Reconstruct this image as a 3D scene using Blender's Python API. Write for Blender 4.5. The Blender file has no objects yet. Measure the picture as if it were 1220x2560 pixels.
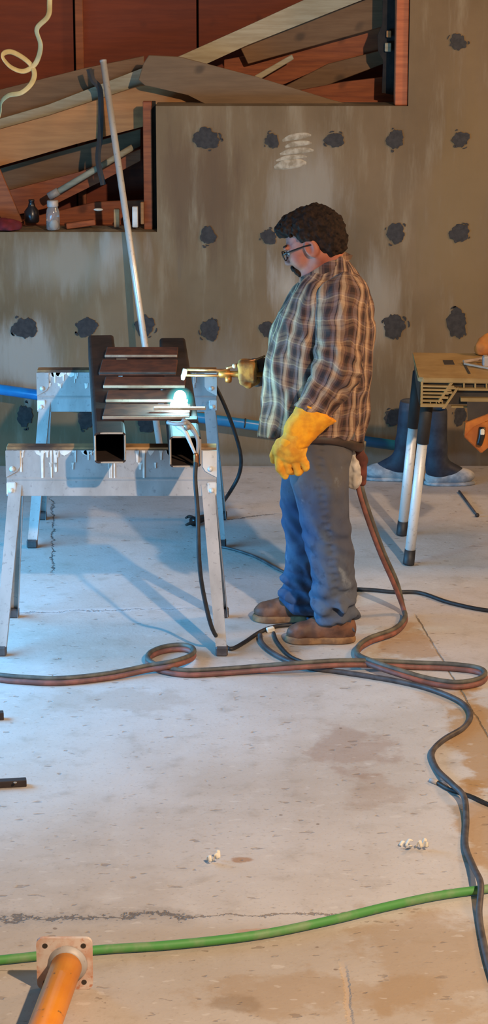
import bpy, bmesh, math, random
import numpy as np
from mathutils import Vector, Matrix, Euler

S = bpy.context.scene
COL = S.collection
V = Vector
random.seed(7)

# ------------------------------------------------------------------ camera
F, HZ, CH = 5500.0, -200.0, 2.87           # focal length in px, horizon row, camera height
TH = math.atan((1280 - HZ) / F)
cam = bpy.data.cameras.new('camera')
cam.sensor_fit = 'HORIZONTAL'; cam.sensor_width = 36.0; cam.lens = F / 1220 * 36
cam.clip_end = 100
co = bpy.data.objects.new('camera', cam); COL.objects.link(co)
co.location = (0, 0, CH); co.rotation_euler = (math.pi / 2 - TH, 0, 0)
S.camera = co

# ------------------------------------------------------------------ light
S.view_settings.view_transform = 'Standard'; S.view_settings.look = 'None'
S.view_settings.gamma = 1.0; S.view_settings.use_curve_mapping = False
S.view_settings.exposure = 0.0
w = bpy.data.worlds.new('world'); S.world = w; w.use_nodes = True
w.node_tree.nodes['Background'].inputs[0].default_value = (0.70, 0.87, 1.0, 1)
w.node_tree.nodes['Background'].inputs[1].default_value = 0.15

def light(name, kind, loc, energy, color, size=0.1, target=None, sy=None):
    l = bpy.data.lights.new(name, kind); l.energy = energy; l.color = color
    if kind == 'AREA':
        l.size = size
        if sy: l.shape = 'RECTANGLE'; l.size_y = sy
    else:
        l.shadow_soft_size = size
    o = bpy.data.objects.new(name, l); COL.objects.link(o); o.location = loc
    if target is not None:
        o.rotation_euler = (V(target) - V(loc)).to_track_quat('-Z', 'Y').to_euler()
    return o
light('work_lamp', 'POINT', (2.3, 2.6, 4.5), 1900, (1.0, 0.735, 0.50), 0.08)
door = light('doorway_daylight', 'AREA', (-2.5, 8.6, .90), 150, (0.10, 0.50, 1.0), 2.9, (-.6, 9.1, -.30), 1.0)
door.data.spread = math.radians(152)
light('shop_lamp', 'AREA', (4.2, 9.4, 3.3), 110, (1.0, 0.55, 0.22), 0.8, (0.4, 9.0, 1.0))

# ------------------------------------------------------------------ pixel helpers (photo 1220x2560)
sT, cT = math.sin(TH), math.cos(TH)
def ray(u, v):
    a = (u - 610) / F; b = (1280 - v) / F
    return V((a, cT + b * sT, -sT + b * cT))
def G(u, v, z=0.0):
    r = ray(u, v); t = (z - CH) / r.z
    return V((r.x * t, r.y * t, z))
def W(u, v, Y):
    r = ray(u, v); t = Y / r.y
    return V((r.x * t, Y, CH + r.z * t))

# ------------------------------------------------------------------ materials
def srgb(c):
    return tuple(((x / 255) / 12.92 if x / 255 <= .04045 else ((x / 255 + .055) / 1.055) ** 2.4) for x in c)
class NT:
    def __init__(s, name):
        s.m = bpy.data.materials.new(name); s.m.use_nodes = True
        s.t = s.m.node_tree; s.b = s.t.nodes['Principled BSDF']
    def n(s, kind, **kw):
        o = s.t.nodes.new(kind)
        for k, v in kw.items(): setattr(o, k, v)
        return o
    def l(s, a, b): s.t.links.new(a, b)
    def val(s, sock, x):
        if isinstance(x, (int, float)): sock.default_value = x
        elif isinstance(x, tuple): sock.default_value = x if len(x) == len(sock.default_value) else x + (1,)
        else: s.l(x, sock)
    def math(s, op, a, b=None, clamp=False):
        o = s.n('ShaderNodeMath', operation=op); o.use_clamp = clamp
        s.val(o.inputs[0], a)
        if b is not None: s.val(o.inputs[1], b)
        return o.outputs[0]
    def mix(s, f, a, b, blend='MIX'):
        o = s.n('ShaderNodeMix', data_type='RGBA', blend_type=blend)
        s.val(o.inputs[0], f); s.val(o.inputs[6], a); s.val(o.inputs[7], b)
        return o.outputs[2]
    def coord(s, scale=(1, 1, 1), kind='Object'):
        tc = s.n('ShaderNodeTexCoord'); mp = s.n('ShaderNodeMapping')
        mp.inputs['Scale'].default_value = scale
        s.l(tc.outputs[kind], mp.inputs[0]); return mp.outputs[0]
    def noise(s, scale, detail=4, vec=None, rough=.55):
        o = s.n('ShaderNodeTexNoise'); o.inputs['Scale'].default_value = scale
        o.inputs['Detail'].default_value = detail; o.inputs['Roughness'].default_value = rough
        if vec is None: vec = s.coord()
        s.l(vec, o.inputs['Vector']); return o.outputs[0]
    def ramp(s, fac, stops, interp='LINEAR'):
        o = s.n('ShaderNodeValToRGB'); cr = o.color_ramp; cr.interpolation = interp
        while len(cr.elements) < len(stops): cr.elements.new(.5)
        for e, (p, c) in zip(cr.elements, stops):
            e.position = p; e.color = tuple(c) + (1,) if len(c) == 3 else c
        s.val(o.inputs[0], fac); return o.outputs[0]
    def step(s, x, lo, hi):
        o = s.n('ShaderNodeMapRange'); o.interpolation_type = 'SMOOTHSTEP'
        s.val(o.inputs[0], x); s.val(o.inputs[1], lo); s.val(o.inputs[2], hi); return o.outputs[0]
    def bump(s, h, strength=.3, dist=.01):
        o = s.n('ShaderNodeBump'); o.inputs['Strength'].default_value = strength
        o.inputs['Distance'].default_value = dist; s.l(h, o.inputs['Height'])
        s.l(o.outputs[0], s.b.inputs['Normal'])
    def out(s, col=None, rough=.6, metal=0.0):
        if col is not None: s.val(s.b.inputs['Base Color'], col)
        s.val(s.b.inputs['Roughness'], rough); s.val(s.b.inputs['Metallic'], metal); return s.m

def simple(name, c1, c2=None, scale=20, rough=.6, metal=0., bump=.0, stretch=(1, 1, 1), lo=.35, hi=.65):
    t = NT(name); a = srgb(c1)
    if c2 is None: c2 = tuple(max(0, x * .8) for x in c1)
    f = t.noise(scale, 5, t.coord(stretch))
    col = t.mix(t.step(f, lo, hi), a, srgb(c2))
    if bump: t.bump(f, bump, .004)
    return t.out(col, rough, metal)

M = {}
def wood(name, c1, c2, ang=0.0):
    t = NT(name)
    tc = t.n('ShaderNodeTexCoord'); mp = t.n('ShaderNodeMapping')
    mp.inputs['Rotation'].default_value = (0, ang, 0); mp.inputs['Scale'].default_value = (1.2, 6, 14)
    t.l(tc.outputs['Object'], mp.inputs[0])
    g = t.noise(3, 6, mp.outputs[0], .65)
    col = t.mix(t.step(g, .3, .7), srgb(c1), srgb(c2))
    k = t.noise(5, 2); col = t.mix(t.math('MULTIPLY', t.step(k, .66, .78), .6), col, srgb(tuple(x * .45 for x in c2)))
    t.bump(g, .25, .003)
    return t.out(col, .75)

# concrete floor --------------------------------------------------------------
def floor_mat():
    t = NT('floor_concrete')
    P = t.coord()
    sx = t.n('ShaderNodeSeparateXYZ'); t.l(P, sx.inputs[0]); X, Y = sx.outputs[0], sx.outputs[1]
    n1 = t.noise(1.1, 6, P); n2 = t.noise(9, 5, P, .6); n3 = t.noise(70, 3, P, .6)
    col = t.mix(t.step(n1, .3, .72), srgb((194, 188, 183)), srgb((176, 166, 156)))
    col = t.mix(t.math('MULTIPLY', t.step(n2, .5, .75), .45), col, srgb((146, 134, 120)))
    col = t.mix(t.math('MULTIPLY', t.step(n2, .48, .25), .35), col, srgb((205, 200, 194)))
    col = t.mix(t.math('MULTIPLY', t.step(n3, .56, .75), .35), col, srgb((120, 108, 95)))
    # tan damp stains, each with its own place on the slab
    dn = t.n('ShaderNodeTexNoise'); dn.inputs['Scale'].default_value = 5.0; dn.inputs['Detail'].default_value = 7; dn.inputs['Roughness'].default_value = .62
    t.l(P, dn.inputs['Vector'])
    def stain(u, v, ru, rv, c, a):
        nonlocal col
        g = G(u, v); rx = abs(G(u + ru, v).x - g.x); ry = abs(G(u, v - rv).y - g.y)
        dx = t.math('DIVIDE', t.math('SUBTRACT', X, g.x), rx); dy = t.math('DIVIDE', t.math('SUBTRACT', Y, g.y), ry)
        d = t.math('SQRT', t.math('ADD', t.math('MULTIPLY', dx, dx), t.math('MULTIPLY', dy, dy)))
        d = t.math('ADD', d, t.math('MULTIPLY', t.math('SUBTRACT', dn.outputs[0], .5), 3.4))
        col = t.mix(t.math('MULTIPLY', t.step(d, 1.1, .6), a), col, srgb(c))
    tan = (160, 118, 58)
    for s in ((1010, 1610, 75, 60, tan, .55), (1190, 1850, 75, 130, tan, .7), (1200, 2060, 60, 120, tan, .6),
              (700, 1605, 60, 30, tan, .45), (1120, 1740, 90, 30, tan, .35), (880, 1870, 110, 60, (140, 108, 88), .42),
              (800, 2480, 330, 60, (150, 115, 72), .45), (1080, 2420, 200, 160, (152, 118, 76), .45), (580, 2510, 60, 25, (110, 88, 66), .5),
              (300, 1750, 200, 30, (150, 130, 110), .3), (940, 1980, 70, 40, (140, 108, 80), .3),
              (600, 2150, 30, 7, (150, 105, 60), .7), (640, 2330, 60, 10, (176, 120, 84), .5)):
        stain(*s)
    near = t.step(t.math('ADD', Y, t.math('MULTIPLY', t.math('SUBTRACT', n2, .5), .12)), 6.02, 5.90)
    col = t.mix(t.math('MULTIPLY', near, .40), col, srgb((150, 128, 98)))
    # rough cracks and joints
    hgt = t.math('MULTIPLY', n2, .35)
    def crack(a, b, wd, dark, light_=None, wob=.05, am=.9):
        nonlocal col, hgt
        A, B = G(*a), G(*b); d = (B - A); L = d.length; d.normalize()
        px = t.math('SUBTRACT', X, A.x); py = t.math('SUBTRACT', Y, A.y)
        al = t.math('ADD', t.math('MULTIPLY', px, d.x), t.math('MULTIPLY', py, d.y))
        pr = t.math('SUBTRACT', t.math('MULTIPLY', px, d.y), t.math('MULTIPLY', py, d.x))
        pr = t.math('ADD', pr, t.math('MULTIPLY', t.math('SUBTRACT', n2, .5), wob))
        pr = t.math('ABSOLUTE', t.math('ADD', pr, t.math('MULTIPLY', t.math('SUBTRACT', n3, .5), wob * .5)))
        inr = t.math('MULTIPLY', t.step(al, -.05, .05), t.step(al, L + .05, L - .05))
        m = t.math('MULTIPLY', t.math('MULTIPLY', t.step(pr, wd, wd * .3), inr), t.step(n1, .25, .5))
        if light_:
            m2 = t.math('MULTIPLY', t.math('MULTIPLY', t.step(pr, wd * 5, wd), inr), .5)
            col = t.mix(m2, col, srgb(light_))
        col = t.mix(t.math('MULTIPLY', m, am), col, srgb(dark))
        hgt = t.math('SUBTRACT', hgt, t.math('MULTIPLY', m, .8))
    crack((-60, 2300), (480, 2288), .014, (84, 74, 66), (146, 136, 126), .16, .75)
    crack((440, 2292), (900, 2282), .006, (110, 92, 76), None, .08, .7)
    crack((40, 1532), (470, 1520), .008, (110, 106, 104), (206, 204, 204), .10, .6)
    crack((130, 1245), (132, 1430), .006, (70, 68, 66), None, .08)
    crack((1040, 1540), (1225, 1850), .005, (105, 88, 66), None, .02, .8)
    crack((560, 1300), (690, 1285), .008, (80, 78, 76), None, .08)
    crack((860, 2420), (875, 2560), .012, (190, 165, 138), None, .03, .5)
    # dark chips
    vo = t.n('ShaderNodeTexVoronoi'); vo.inputs['Scale'].default_value = 8; t.l(P, vo.inputs['Vector'])
    ch = t.math('MULTIPLY', t.step(t.math('ADD', vo.outputs['Distance'], t.math('MULTIPLY', n3, .1)), .12, .085), t.step(n1, .5, .56))
    col = t.mix(t.math('MULTIPLY', ch, .7), col, srgb((104, 84, 66)))
    hgt = t.math('ADD', hgt, t.math('MULTIPLY', n3, .12))
    fl = t.noise(21, 2, t.coord((.8, 1.5, 1)), .5)
    fm = t.math('MULTIPLY', t.step(fl, .655, .70), t.step(n2, .40, .52))
    col = t.mix(t.math('MULTIPLY', fm, .48), col, srgb((112, 94, 80)))
    fp = t.math('MULTIPLY', t.step(fl, .335, .29), .25); col = t.mix(fp, col, srgb((214, 208, 200)))
    hgt = t.math('SUBTRACT', hgt, t.math('MULTIPLY', fm, .25))
    t.bump(hgt, .6, .012)
    return t.out(col, t.math('ADD', .45, t.math('MULTIPLY', n2, .4)))

def wall_mat():
    t = NT('wall_concrete'); P = t.coord()
    sx = t.n('ShaderNodeSeparateXYZ'); t.l(P, sx.inputs[0]); X, Z = sx.outputs[0], sx.outputs[2]
    n1 = t.noise(1.6, 6, P); n2 = t.noise(3.0, 6, t.coord((3.2, 1, .45)), .65); n3 = t.noise(60, 3, P)
    col = t.mix(t.step(n1, .3, .7), srgb((120, 99, 71)), srgb((100, 81, 55)))
    col = t.mix(t.math('MULTIPLY', t.step(n2, .5, .75), .5), col, srgb((150, 138, 114)))
    col = t.mix(t.math('MULTIPLY', t.step(n2, .45, .25), .45), col, srgb((86, 74, 56)))
    def blob(u, v, ru, rv, c, a, hard=.85):
        nonlocal col
        g = W(u, v, 11.63); rx = ru / 470; rz = rv / 470
        dx = t.math('DIVIDE', t.math('SUBTRACT', X, g.x), rx); dz = t.math('DIVIDE', t.math('SUBTRACT', Z, g.z), rz)
        d = t.math('SQRT', t.math('ADD', t.math('MULTIPLY', dx, dx), t.math('MULTIPLY', dz, dz)))
        d = t.math('ADD', d, t.math('MULTIPLY', t.math('SUBTRACT', n2, .5), 2.4))
        col = t.mix(t.math('MULTIPLY', t.step(d, 1.1, 1.1 - hard), a), col, srgb(c))
    blob(770, 470, 110, 160, (158, 150, 134), .55); blob(715, 720, 45, 90, (178, 170, 156), .6)
    blob(950, 760, 60, 160, (160, 152, 136), .5); blob(180, 660, 210, 90, (150, 142, 126), .6)
    blob(60, 900, 120, 120, (164, 158, 146), .7); blob(560, 960, 90, 160, (140, 134, 122), .4)
    blob(1150, 500, 110, 420, (120, 98, 62), .6); blob(500, 470, 130, 190, (92, 68, 46), .65)
    blob(1000, 460, 60, 60, (104, 88, 66), .4); blob(300, 620, 70, 60, (166, 162, 152), .4)
    blob(740, 140 + 1010, 900, 22, (140, 134, 124), .4)
    t.bump(t.math('ADD', t.math('MULTIPLY', n3, .3), n2), .3, .008)
    return t.out(col, .85)

def plaid():
    t = NT('plaid_cotton')
    at = t.n('ShaderNodeAttribute', attribute_name='plaid')
    sx = t.n('ShaderNodeSeparateXYZ'); t.l(at.outputs['Vector'], sx.inputs[0])
    dk, br, tn, cr, gy = (42, 27, 25), (84, 56, 46), (132, 100, 76), (178, 148, 118), (112, 90, 86)
    def bands(x, per, stops):
        f = t.math('FRACT', t.math('DIVIDE', x, per))
        return t.ramp(f, [(p, srgb(c)) for p, c in stops], 'CONSTANT')
    a = bands(sx.outputs[0], .078, [(0, cr), (.13, tn), (.26, br), (.36, dk), (.56, br), (.64, gy), (.80, dk), (.86, tn), (.94, cr)])
    b = bands(sx.outputs[1], .088, [(0, tn), (.14, br), (.24, dk), (.48, br), (.60, gy), (.74, cr), (.79, tn), (.93, br)])
    col = t.mix(.36, a, b)
    n = t.noise(26, 4); col = t.mix(t.math('MULTIPLY', t.step(n, .5, .75), .4), col, srgb((70, 50, 38)))
    weave = t.noise(700, 1); t.bump(weave, .15, .001)
    return t.out(col, .9)

def denim():
    t = NT('worn_denim'); n = t.noise(5, 5, t.coord((1, 1, .6)))
    f = t.noise(30, 4); w_ = t.noise(600, 1)
    col = t.mix(t.step(n, .36, .66), srgb((44, 66, 100)), srgb((80, 98, 122)))
    col = t.mix(t.math('MULTIPLY', t.step(f, .5, .75), .5), col, srgb((34, 48, 76)))
    sx = t.n('ShaderNodeSeparateXYZ'); t.l(t.coord(), sx.inputs[0])
    g = t.noise(6, 5)     # grease and dust across the seat and outer thigh, a fact of the trousers
    seat = t.math('MULTIPLY', t.step(t.math('ADD', sx.outputs[2], t.math('MULTIPLY', g, .5)), .80, 1.06), .75)
    col = t.mix(seat, col, srgb((84, 76, 66)))
    back = t.math('MULTIPLY', t.step(t.math('ADD', sx.outputs[0], t.math('MULTIPLY', g, .12)), .10, .22), .5)
    col = t.mix(back, col, srgb((86, 78, 72)))
    big = t.noise(9, 5, t.coord((1, 1, .8)), .6)
    col = t.mix(t.math('MULTIPLY', t.step(big, .60, .72), .55), col, srgb((140, 150, 160)))
    col = t.mix(t.math('MULTIPLY', t.step(big, .42, .30), .6), col, srgb((40, 44, 56)))
    t.bump(t.math('ADD', w_, t.math('MULTIPLY', f, 2)), .2, .0015)
    return t.out(col, .9)

def steel(name, c, c2, rough=.35, metal=.85):
    t = NT(name); n = t.noise(8, 6, t.coord((1, 1, .4))); f = t.noise(60, 3)
    col = t.mix(t.step(n, .35, .7), srgb(c), srgb(c2))
    col = t.mix(t.math('MULTIPLY', t.step(f, .58, .75), .4), col, srgb(tuple(x * .6 for x in c2)))
    return t.out(col, t.math('ADD', rough, t.math('MULTIPLY', n, .3)), metal)

M['floor'] = floor_mat(); M['wall'] = wall_mat(); M['plaid'] = plaid(); M['denim'] = denim()
M['tar'] = simple('black_tar', (34, 31, 30), (50, 46, 44), 40, .75, 0, .4)
M['smear'] = simple('white_plaster', (176, 164, 142), (136, 122, 98), 30, .9)
M['ply'] = wood('red_plywood', (122, 52, 22), (106, 43, 18), math.pi / 2)
M['stud'] = wood('orange_stud', (150, 88, 52), (120, 66, 38), math.pi / 2)
M['post'] = wood('red_post', (182, 104, 64), (150, 80, 48), math.pi / 2)
M['rafter'] = wood('tan_rafter', (176, 124, 74), (156, 106, 62), -.28)
M['pale'] = wood('pale_plank', (168, 158, 132), (146, 132, 104), -.33)
M['grey_plank'] = wood('grey_brown_plank', (124, 92, 62), (106, 76, 48), -.3)
M['red_plank'] = wood('red_brown_plank', (158, 86, 46), (122, 62, 34), -.38)
M['sheet'] = wood('dull_brown_sheet', (116, 92, 66), (102, 80, 56), .2)
M['dark'] = simple('black_felt_and_gap', (30, 27, 26), (44, 38, 34), 20, .9)
M['galv'] = steel('galvanised_steel', (178, 171, 166), (152, 145, 138), .42, .2)
M['leg_metal'] = steel('brushed_aluminium', (230, 226, 220), (206, 200, 192), .32, .2)
M['sleeve'] = steel('dark_tube_sleeve', (62, 56, 52), (44, 40, 38), .5, .3)
M['mill'] = steel('black_mill_steel', (58, 44, 38), (40, 32, 29), .55, .1)
M['rust'] = simple('rusty_plate', (98, 58, 42), (70, 42, 34), 14, .75, 0, .2)
M['bare'] = steel('bare_ground_steel', (190, 172, 152), (150, 128, 108), .4, .3)
M['chrome'] = steel('bright_pole', (226, 220, 210), (204, 196, 184), .25, .35)
M['brass'] = steel('brass', (186, 130, 66), (140, 84, 40), .3, .85)
M['copper'] = steel('copper_tube', (190, 140, 100), (150, 96, 62), .25, .85)
M['rubber'] = simple('black_rubber', (30, 29, 30), (46, 44, 44), 30, .55)
M['greycable'] = simple('grey_cable', (84, 78, 78), (60, 54, 54), 18, .5)
M['hosegreen'] = simple('dusty_green_hose', (100, 97, 86), (74, 70, 64), 18, .6)
M['hosered'] = simple('dusty_red_hose', (140, 86, 74), (106, 70, 62), 18, .6)
M['greenhose'] = simple('green_air_hose', (72, 138, 66), (112, 140, 96), 12, .6, 0, 0, (1, 1, 1), .45, .7)
M['bluepipe'] = simple('blue_pvc', (18, 128, 186), (14, 108, 164), 6, .3)
M['skin'] = simple('skin', (158, 92, 66), (138, 74, 56), 14, .65)
M['hair'] = simple('dark_hair', (26, 19, 16), (44, 31, 24), 60, .85, 0, .6)
M['hair'].node_tree.nodes['Principled BSDF'].inputs['Specular IOR Level'].default_value = .15
M['blackplastic'] = simple('black_plastic', (22, 20, 20), None, 20, .35)
M['white'] = simple('eye_white', (205, 198, 190), None, 20, .4)
M['glove'] = simple('yellow_leather', (236, 158, 12), (212, 132, 8), 22, .85, 0, .5)
M['dimglove'] = simple('dimmed_yellow_leather', (150, 100, 38), (104, 66, 28), 26, .9, 0, .5)  # yellow leather darkened against the flame's light on the far glove
M['glovepalm'] = simple('worn_yellow_leather', (226, 164, 44), (204, 134, 28), 26, .85, 0, .5)
M['boot'] = simple('brown_boot_leather', (124, 84, 62), (84, 56, 42), 16, .6, 0, .3)
M['sole'] = simple('tan_sole', (150, 112, 74), (112, 82, 58), 20, .8)
M['belt'] = simple('dark_belt_leather', (58, 38, 28), (40, 28, 22), 20, .6)
M['rag'] = simple('grey_white_cloth', (196, 188, 178), (164, 154, 142), 20, .95)
M['redrag'] = simple('red_brown_cloth', (110, 56, 44), (78, 42, 34), 20, .95)
M['resin'] = simple('tan_resin', (158, 128, 80), (142, 112, 66), 9, .55)
M['resin_dark'] = simple('dark_resin', (58, 48, 38), (44, 36, 30), 9, .7)
M['navy'] = simple('navy_rubber_boot', (40, 44, 58), (62, 70, 84), 14, .6)
M['dusty'] = simple('dusty_boot_foot', (214, 210, 204), (150, 154, 158), 16, .85)
M['orange'] = simple('orange_leather', (190, 110, 36), (156, 82, 26), 14, .75, 0, .3)
M['tape'] = simple('cream_strap', (214, 200, 150), (188, 170, 120), 8, .5)
M['paper'] = simple('white_paper', (228, 220, 204), (206, 196, 176), 12, .9)
M['redcloth'] = simple('dark_red_cloth', (122, 28, 34), (88, 20, 26), 14, .9)
M['paint'] = simple('white_paint', (232, 226, 216), (206, 198, 186), 20, .5)
M['pad'] = simple('worn_top_pad', (196, 150, 98), (72, 54, 42), 5, .8)
def pipe_mat():
    t = NT('orange_paint'); n = t.noise(30, 4); g = t.noise(6, 5)
    col = t.mix(t.step(g, .35, .65), srgb((240, 150, 22)), srgb((226, 132, 14)))
    col = t.mix(t.step(n, .68, .74), col, srgb((110, 70, 30)))
    return t.out(col, .38)
M['pipe'] = pipe_mat()
def flange_mat():
    t = NT('worn_flange'); n = t.noise(16, 5); g = t.noise(45, 4)
    col = t.mix(t.step(n, .38, .6), srgb((190, 150, 128)), srgb((206, 190, 178)))
    col = t.mix(t.math('MULTIPLY', t.step(g, .55, .7), .8), col, srgb((176, 104, 58)))
    return t.out(col, .6)
M['flange'] = flange_mat()
def glass_mat():
    t = NT('dusty_glass'); t.b.inputs['Transmission Weight'].default_value = .8
    return t.out(srgb((225, 220, 215)), .1)
def lens_mat():
    t = NT('clear_lens'); t.b.inputs['Transmission Weight'].default_value = 1.0; t.b.inputs['IOR'].default_value = 1.05
    return t.out((1., 1., 1.), .0)
M['lens'] = lens_mat()
M['glass'] = glass_mat()
M['bottle'] = simple('dark_bottle', (34, 28, 30), None, 10, .3)
def emit(name, c, s):
    m = bpy.data.materials.new(name); m.use_nodes = True; t = m.node_tree
    t.nodes.remove(t.nodes['Principled BSDF']); e = t.nodes.new('ShaderNodeEmission')
    e.inputs[0].default_value = c + (1,); e.inputs[1].default_value = s
    t.links.new(e.outputs[0], t.nodes['Material Output'].inputs[0]); return m
M['flame'] = emit('flame_core', (.86, .98, 1.0), 60)
def glow_mat():
    m = bpy.data.materials.new('flame_envelope'); m.use_nodes = True; t = m.node_tree
    t.nodes.remove(t.nodes['Principled BSDF'])
    vo = t.nodes.new('ShaderNodeVolumePrincipled'); vo.inputs['Density'].default_value = 0
    vo.inputs['Emission Color'].default_value = (.02, .62, .66, 1)
    tc = t.nodes.new('ShaderNodeTexCoord'); gr = t.nodes.new('ShaderNodeTexGradient'); gr.gradient_type = 'SPHERICAL'
    mp = t.nodes.new('ShaderNodeMapping'); mp.inputs['Scale'].default_value = (17, 17, 17)
    mu = t.nodes.new('ShaderNodeMath'); mu.operation = 'MULTIPLY'; mu.inputs[1].default_value = 34.0
    t.links.new(tc.outputs['Object'], mp.inputs[0]); t.links.new(mp.outputs[0], gr.inputs[0])
    t.links.new(gr.outputs[1], mu.inputs[0]); t.links.new(mu.outputs[0], vo.inputs['Emission Strength'])
    t.links.new(vo.outputs[0], t.nodes['Material Output'].inputs[1]); return m
M['glow'] = glow_mat()

# ------------------------------------------------------------------ scene objects helpers
ORG = {}
def org(o): return ORG.get(o, V((0, 0, 0)))
def thing(name, label, cat, loc, group=None):
    o = bpy.data.objects.new(name, None); COL.objects.link(o); o.location = loc; o.empty_display_size = .05
    ORG[o] = V(loc); o['label'] = label; o['category'] = cat
    if group: o['group'] = group
    return o
def tag(o, label=None, cat=None, group=None, kind=None):
    if label: o['label'] = label
    if cat: o['category'] = cat
    if group: o['group'] = group
    if kind: o['kind'] = kind
    return o
def obj(name, bm, m, parent=None, loc=None, smooth=False, fix=True):
    """bm is in world coordinates; one linked mesh object, origin at loc (or at its parent's)"""
    o_ = V(loc) if loc is not None else org(parent)
    if fix: bmesh.ops.recalc_face_normals(bm, faces=bm.faces)
    bmesh.ops.translate(bm, verts=bm.verts, vec=-o_)
    me = bpy.data.meshes.new(name); bm.to_mesh(me); bm.free()
    return link(name, me, m, parent, o_, smooth)
def link(name, me, m, parent, o_, smooth):
    if smooth: me.polygons.foreach_set('use_smooth', [True] * len(me.polygons))
    me.materials.append(M[m] if isinstance(m, str) else m)
    ob = bpy.data.objects.new(name, me); COL.objects.link(ob); ORG[ob] = V(o_)
    if parent is not None: ob.parent = parent; ob.location = o_ - org(parent)
    else: ob.location = o_
    return ob
def B(): return bmesh.new()
def cbox(bm, c, s, bev=0.0, rot=None, seg=1):
    r = bmesh.ops.create_cube(bm, size=1.0); vs = r['verts']
    bmesh.ops.scale(bm, verts=vs, vec=V(s))
    if bev:
        es = list({e for v in vs for e in v.link_edges})
        q = bmesh.ops.bevel(bm, geom=es, offset=bev, segments=seg, affect='EDGES')
        vs = list({v for f in q['faces'] for v in f.verts} | {v for v in vs if v.is_valid})
    if rot is not None: bmesh.ops.rotate(bm, verts=vs, cent=(0, 0, 0), matrix=rot)
    bmesh.ops.translate(bm, verts=vs, vec=V(c)); return vs
def beam(bm, a, b, w_, h, bev=.0, up=(0, 0, 1)):
    """box from a to b, w_ across, h along 'up'"""
    a, b = V(a), V(b); x = (b - a); L = x.length; x.normalize()
    y = V(up).cross(x).normalized(); z = x.cross(y)
    R = Matrix((x, y, z)).transposed()
    cbox(bm, (a + b) / 2, (L, w_, h), bev, R)
def prism(bm, pts, d):
    """closed outline (world points) pushed along d"""
    d = V(d); A = [bm.verts.new(V(p)) for p in pts]; C = [bm.verts.new(V(p) + d) for p in pts]
    n = len(A); bm.faces.new(A); bm.faces.new(C[::-1])
    for i in range(n): bm.faces.new((A[i], A[(i + 1) % n], C[(i + 1) % n], C[i]))
def smooth_path(pts, n=8):
    P = [V(p) for p in pts]; P = [P[0] * 2 - P[1]] + P + [P[-1] * 2 - P[-2]]; out = []
    for i in range(1, len(P) - 2):
        p0, p1, p2, p3 = P[i - 1:i + 3]
        for k in range(n):
            t = k / n
            out.append(.5 * ((2 * p1) + (p2 - p0) * t + (2 * p0 - 5 * p1 + 4 * p2 - p3) * t * t + (3 * p1 - p0 - 3 * p2 + p3) * t ** 3))
    out.append(P[-2]); return out
def tube(bm, pts, r, seg=10, flat=1.0, n=0, ref=(0, 0, 1)):
    if n: 
        rr = r
        if isinstance(r, (list, tuple)):
            q = smooth_path([V((x, 0, 0)) for x in r], n); rr = [p.x for p in q]
        pts = smooth_path(pts, n); r = rr
    P = [V(p) for p in pts]; N = len(P)
    T = [(P[min(i + 1, N - 1)] - P[max(i - 1, 0)]).normalized() for i in range(N)]
    nrm = V(ref); nrm = (nrm - T[0] * nrm.dot(T[0]))
    if nrm.length < 1e-3: nrm = V((1, 0, 0)) - T[0] * T[0].x
    nrm.normalize(); rings = []
    for i in range(N):
        nrm = nrm - T[i] * nrm.dot(T[i]); nrm.normalize(); bn = T[i].cross(nrm)
        q = r[i] if isinstance(r, (list, tuple)) else r
        rings.append([bm.verts.new(P[i] + (nrm * math.cos(2 * math.pi * k / seg) * flat + bn * math.sin(2 * math.pi * k / seg)) * q) for k in range(seg)])
    for a, b in zip(rings, rings[1:]):
        for k in range(seg): bm.faces.new((a[k], a[(k + 1) % seg], b[(k + 1) % seg], b[k]))
    bm.faces.new(rings[0][::-1]); bm.faces.new(rings[-1])
def lathe(bm, base, prof, seg=16, axis=(0, 0, 1)):
    ax = V(axis).normalized(); tube(bm, [V(base) + ax * z for r, z in prof], [max(r, 1e-4) for r, z in prof], seg, ref=(1, .1, 0) if abs(ax.x) < .9 else (0, 1, 0))
def ball(bm, c, r, sc=(1, 1, 1), rot=None, u=14, v=9):
    q = bmesh.ops.create_uvsphere(bm, u_segments=u, v_segments=v, radius=r)['verts']
    bmesh.ops.scale(bm, verts=q, vec=V(sc))
    if rot is not None: bmesh.ops.rotate(bm, verts=q, cent=(0, 0, 0), matrix=rot)
    bmesh.ops.translate(bm, verts=q, vec=V(c))

# ------------------------------------------------------------------ signed-distance modelling
_rng = np.random.default_rng(3); _LAT = _rng.random((32, 32, 32)).astype(np.float32)
def vnoise(x, y, z):
    xi, yi, zi = np.floor(x).astype(int), np.floor(y).astype(int), np.floor(z).astype(int)
    fx, fy, fz = x - xi, y - yi, z - zi
    fx, fy, fz = fx * fx * (3 - 2 * fx), fy * fy * (3 - 2 * fy), fz * fz * (3 - 2 * fz)
    g = lambda a, b, c: _LAT[(xi + a) & 31, (yi + b) & 31, (zi + c) & 31]
    l = lambda a, b, t: a + (b - a) * t
    return l(l(l(g(0,0,0), g(1,0,0), fx), l(g(0,1,0), g(1,1,0), fx), fy), l(l(g(0,0,1), g(1,0,1), fx), l(g(0,1,1), g(1,1,1), fx), fy), fz) - .5
def smin(a, b, k):
    h = np.clip(.5 + .5 * (b - a) / k, 0, 1); return b + (a - b) * h - k * h * (1 - h)
def smax(a, b, k): return -smin(-a, -b, k)
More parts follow.
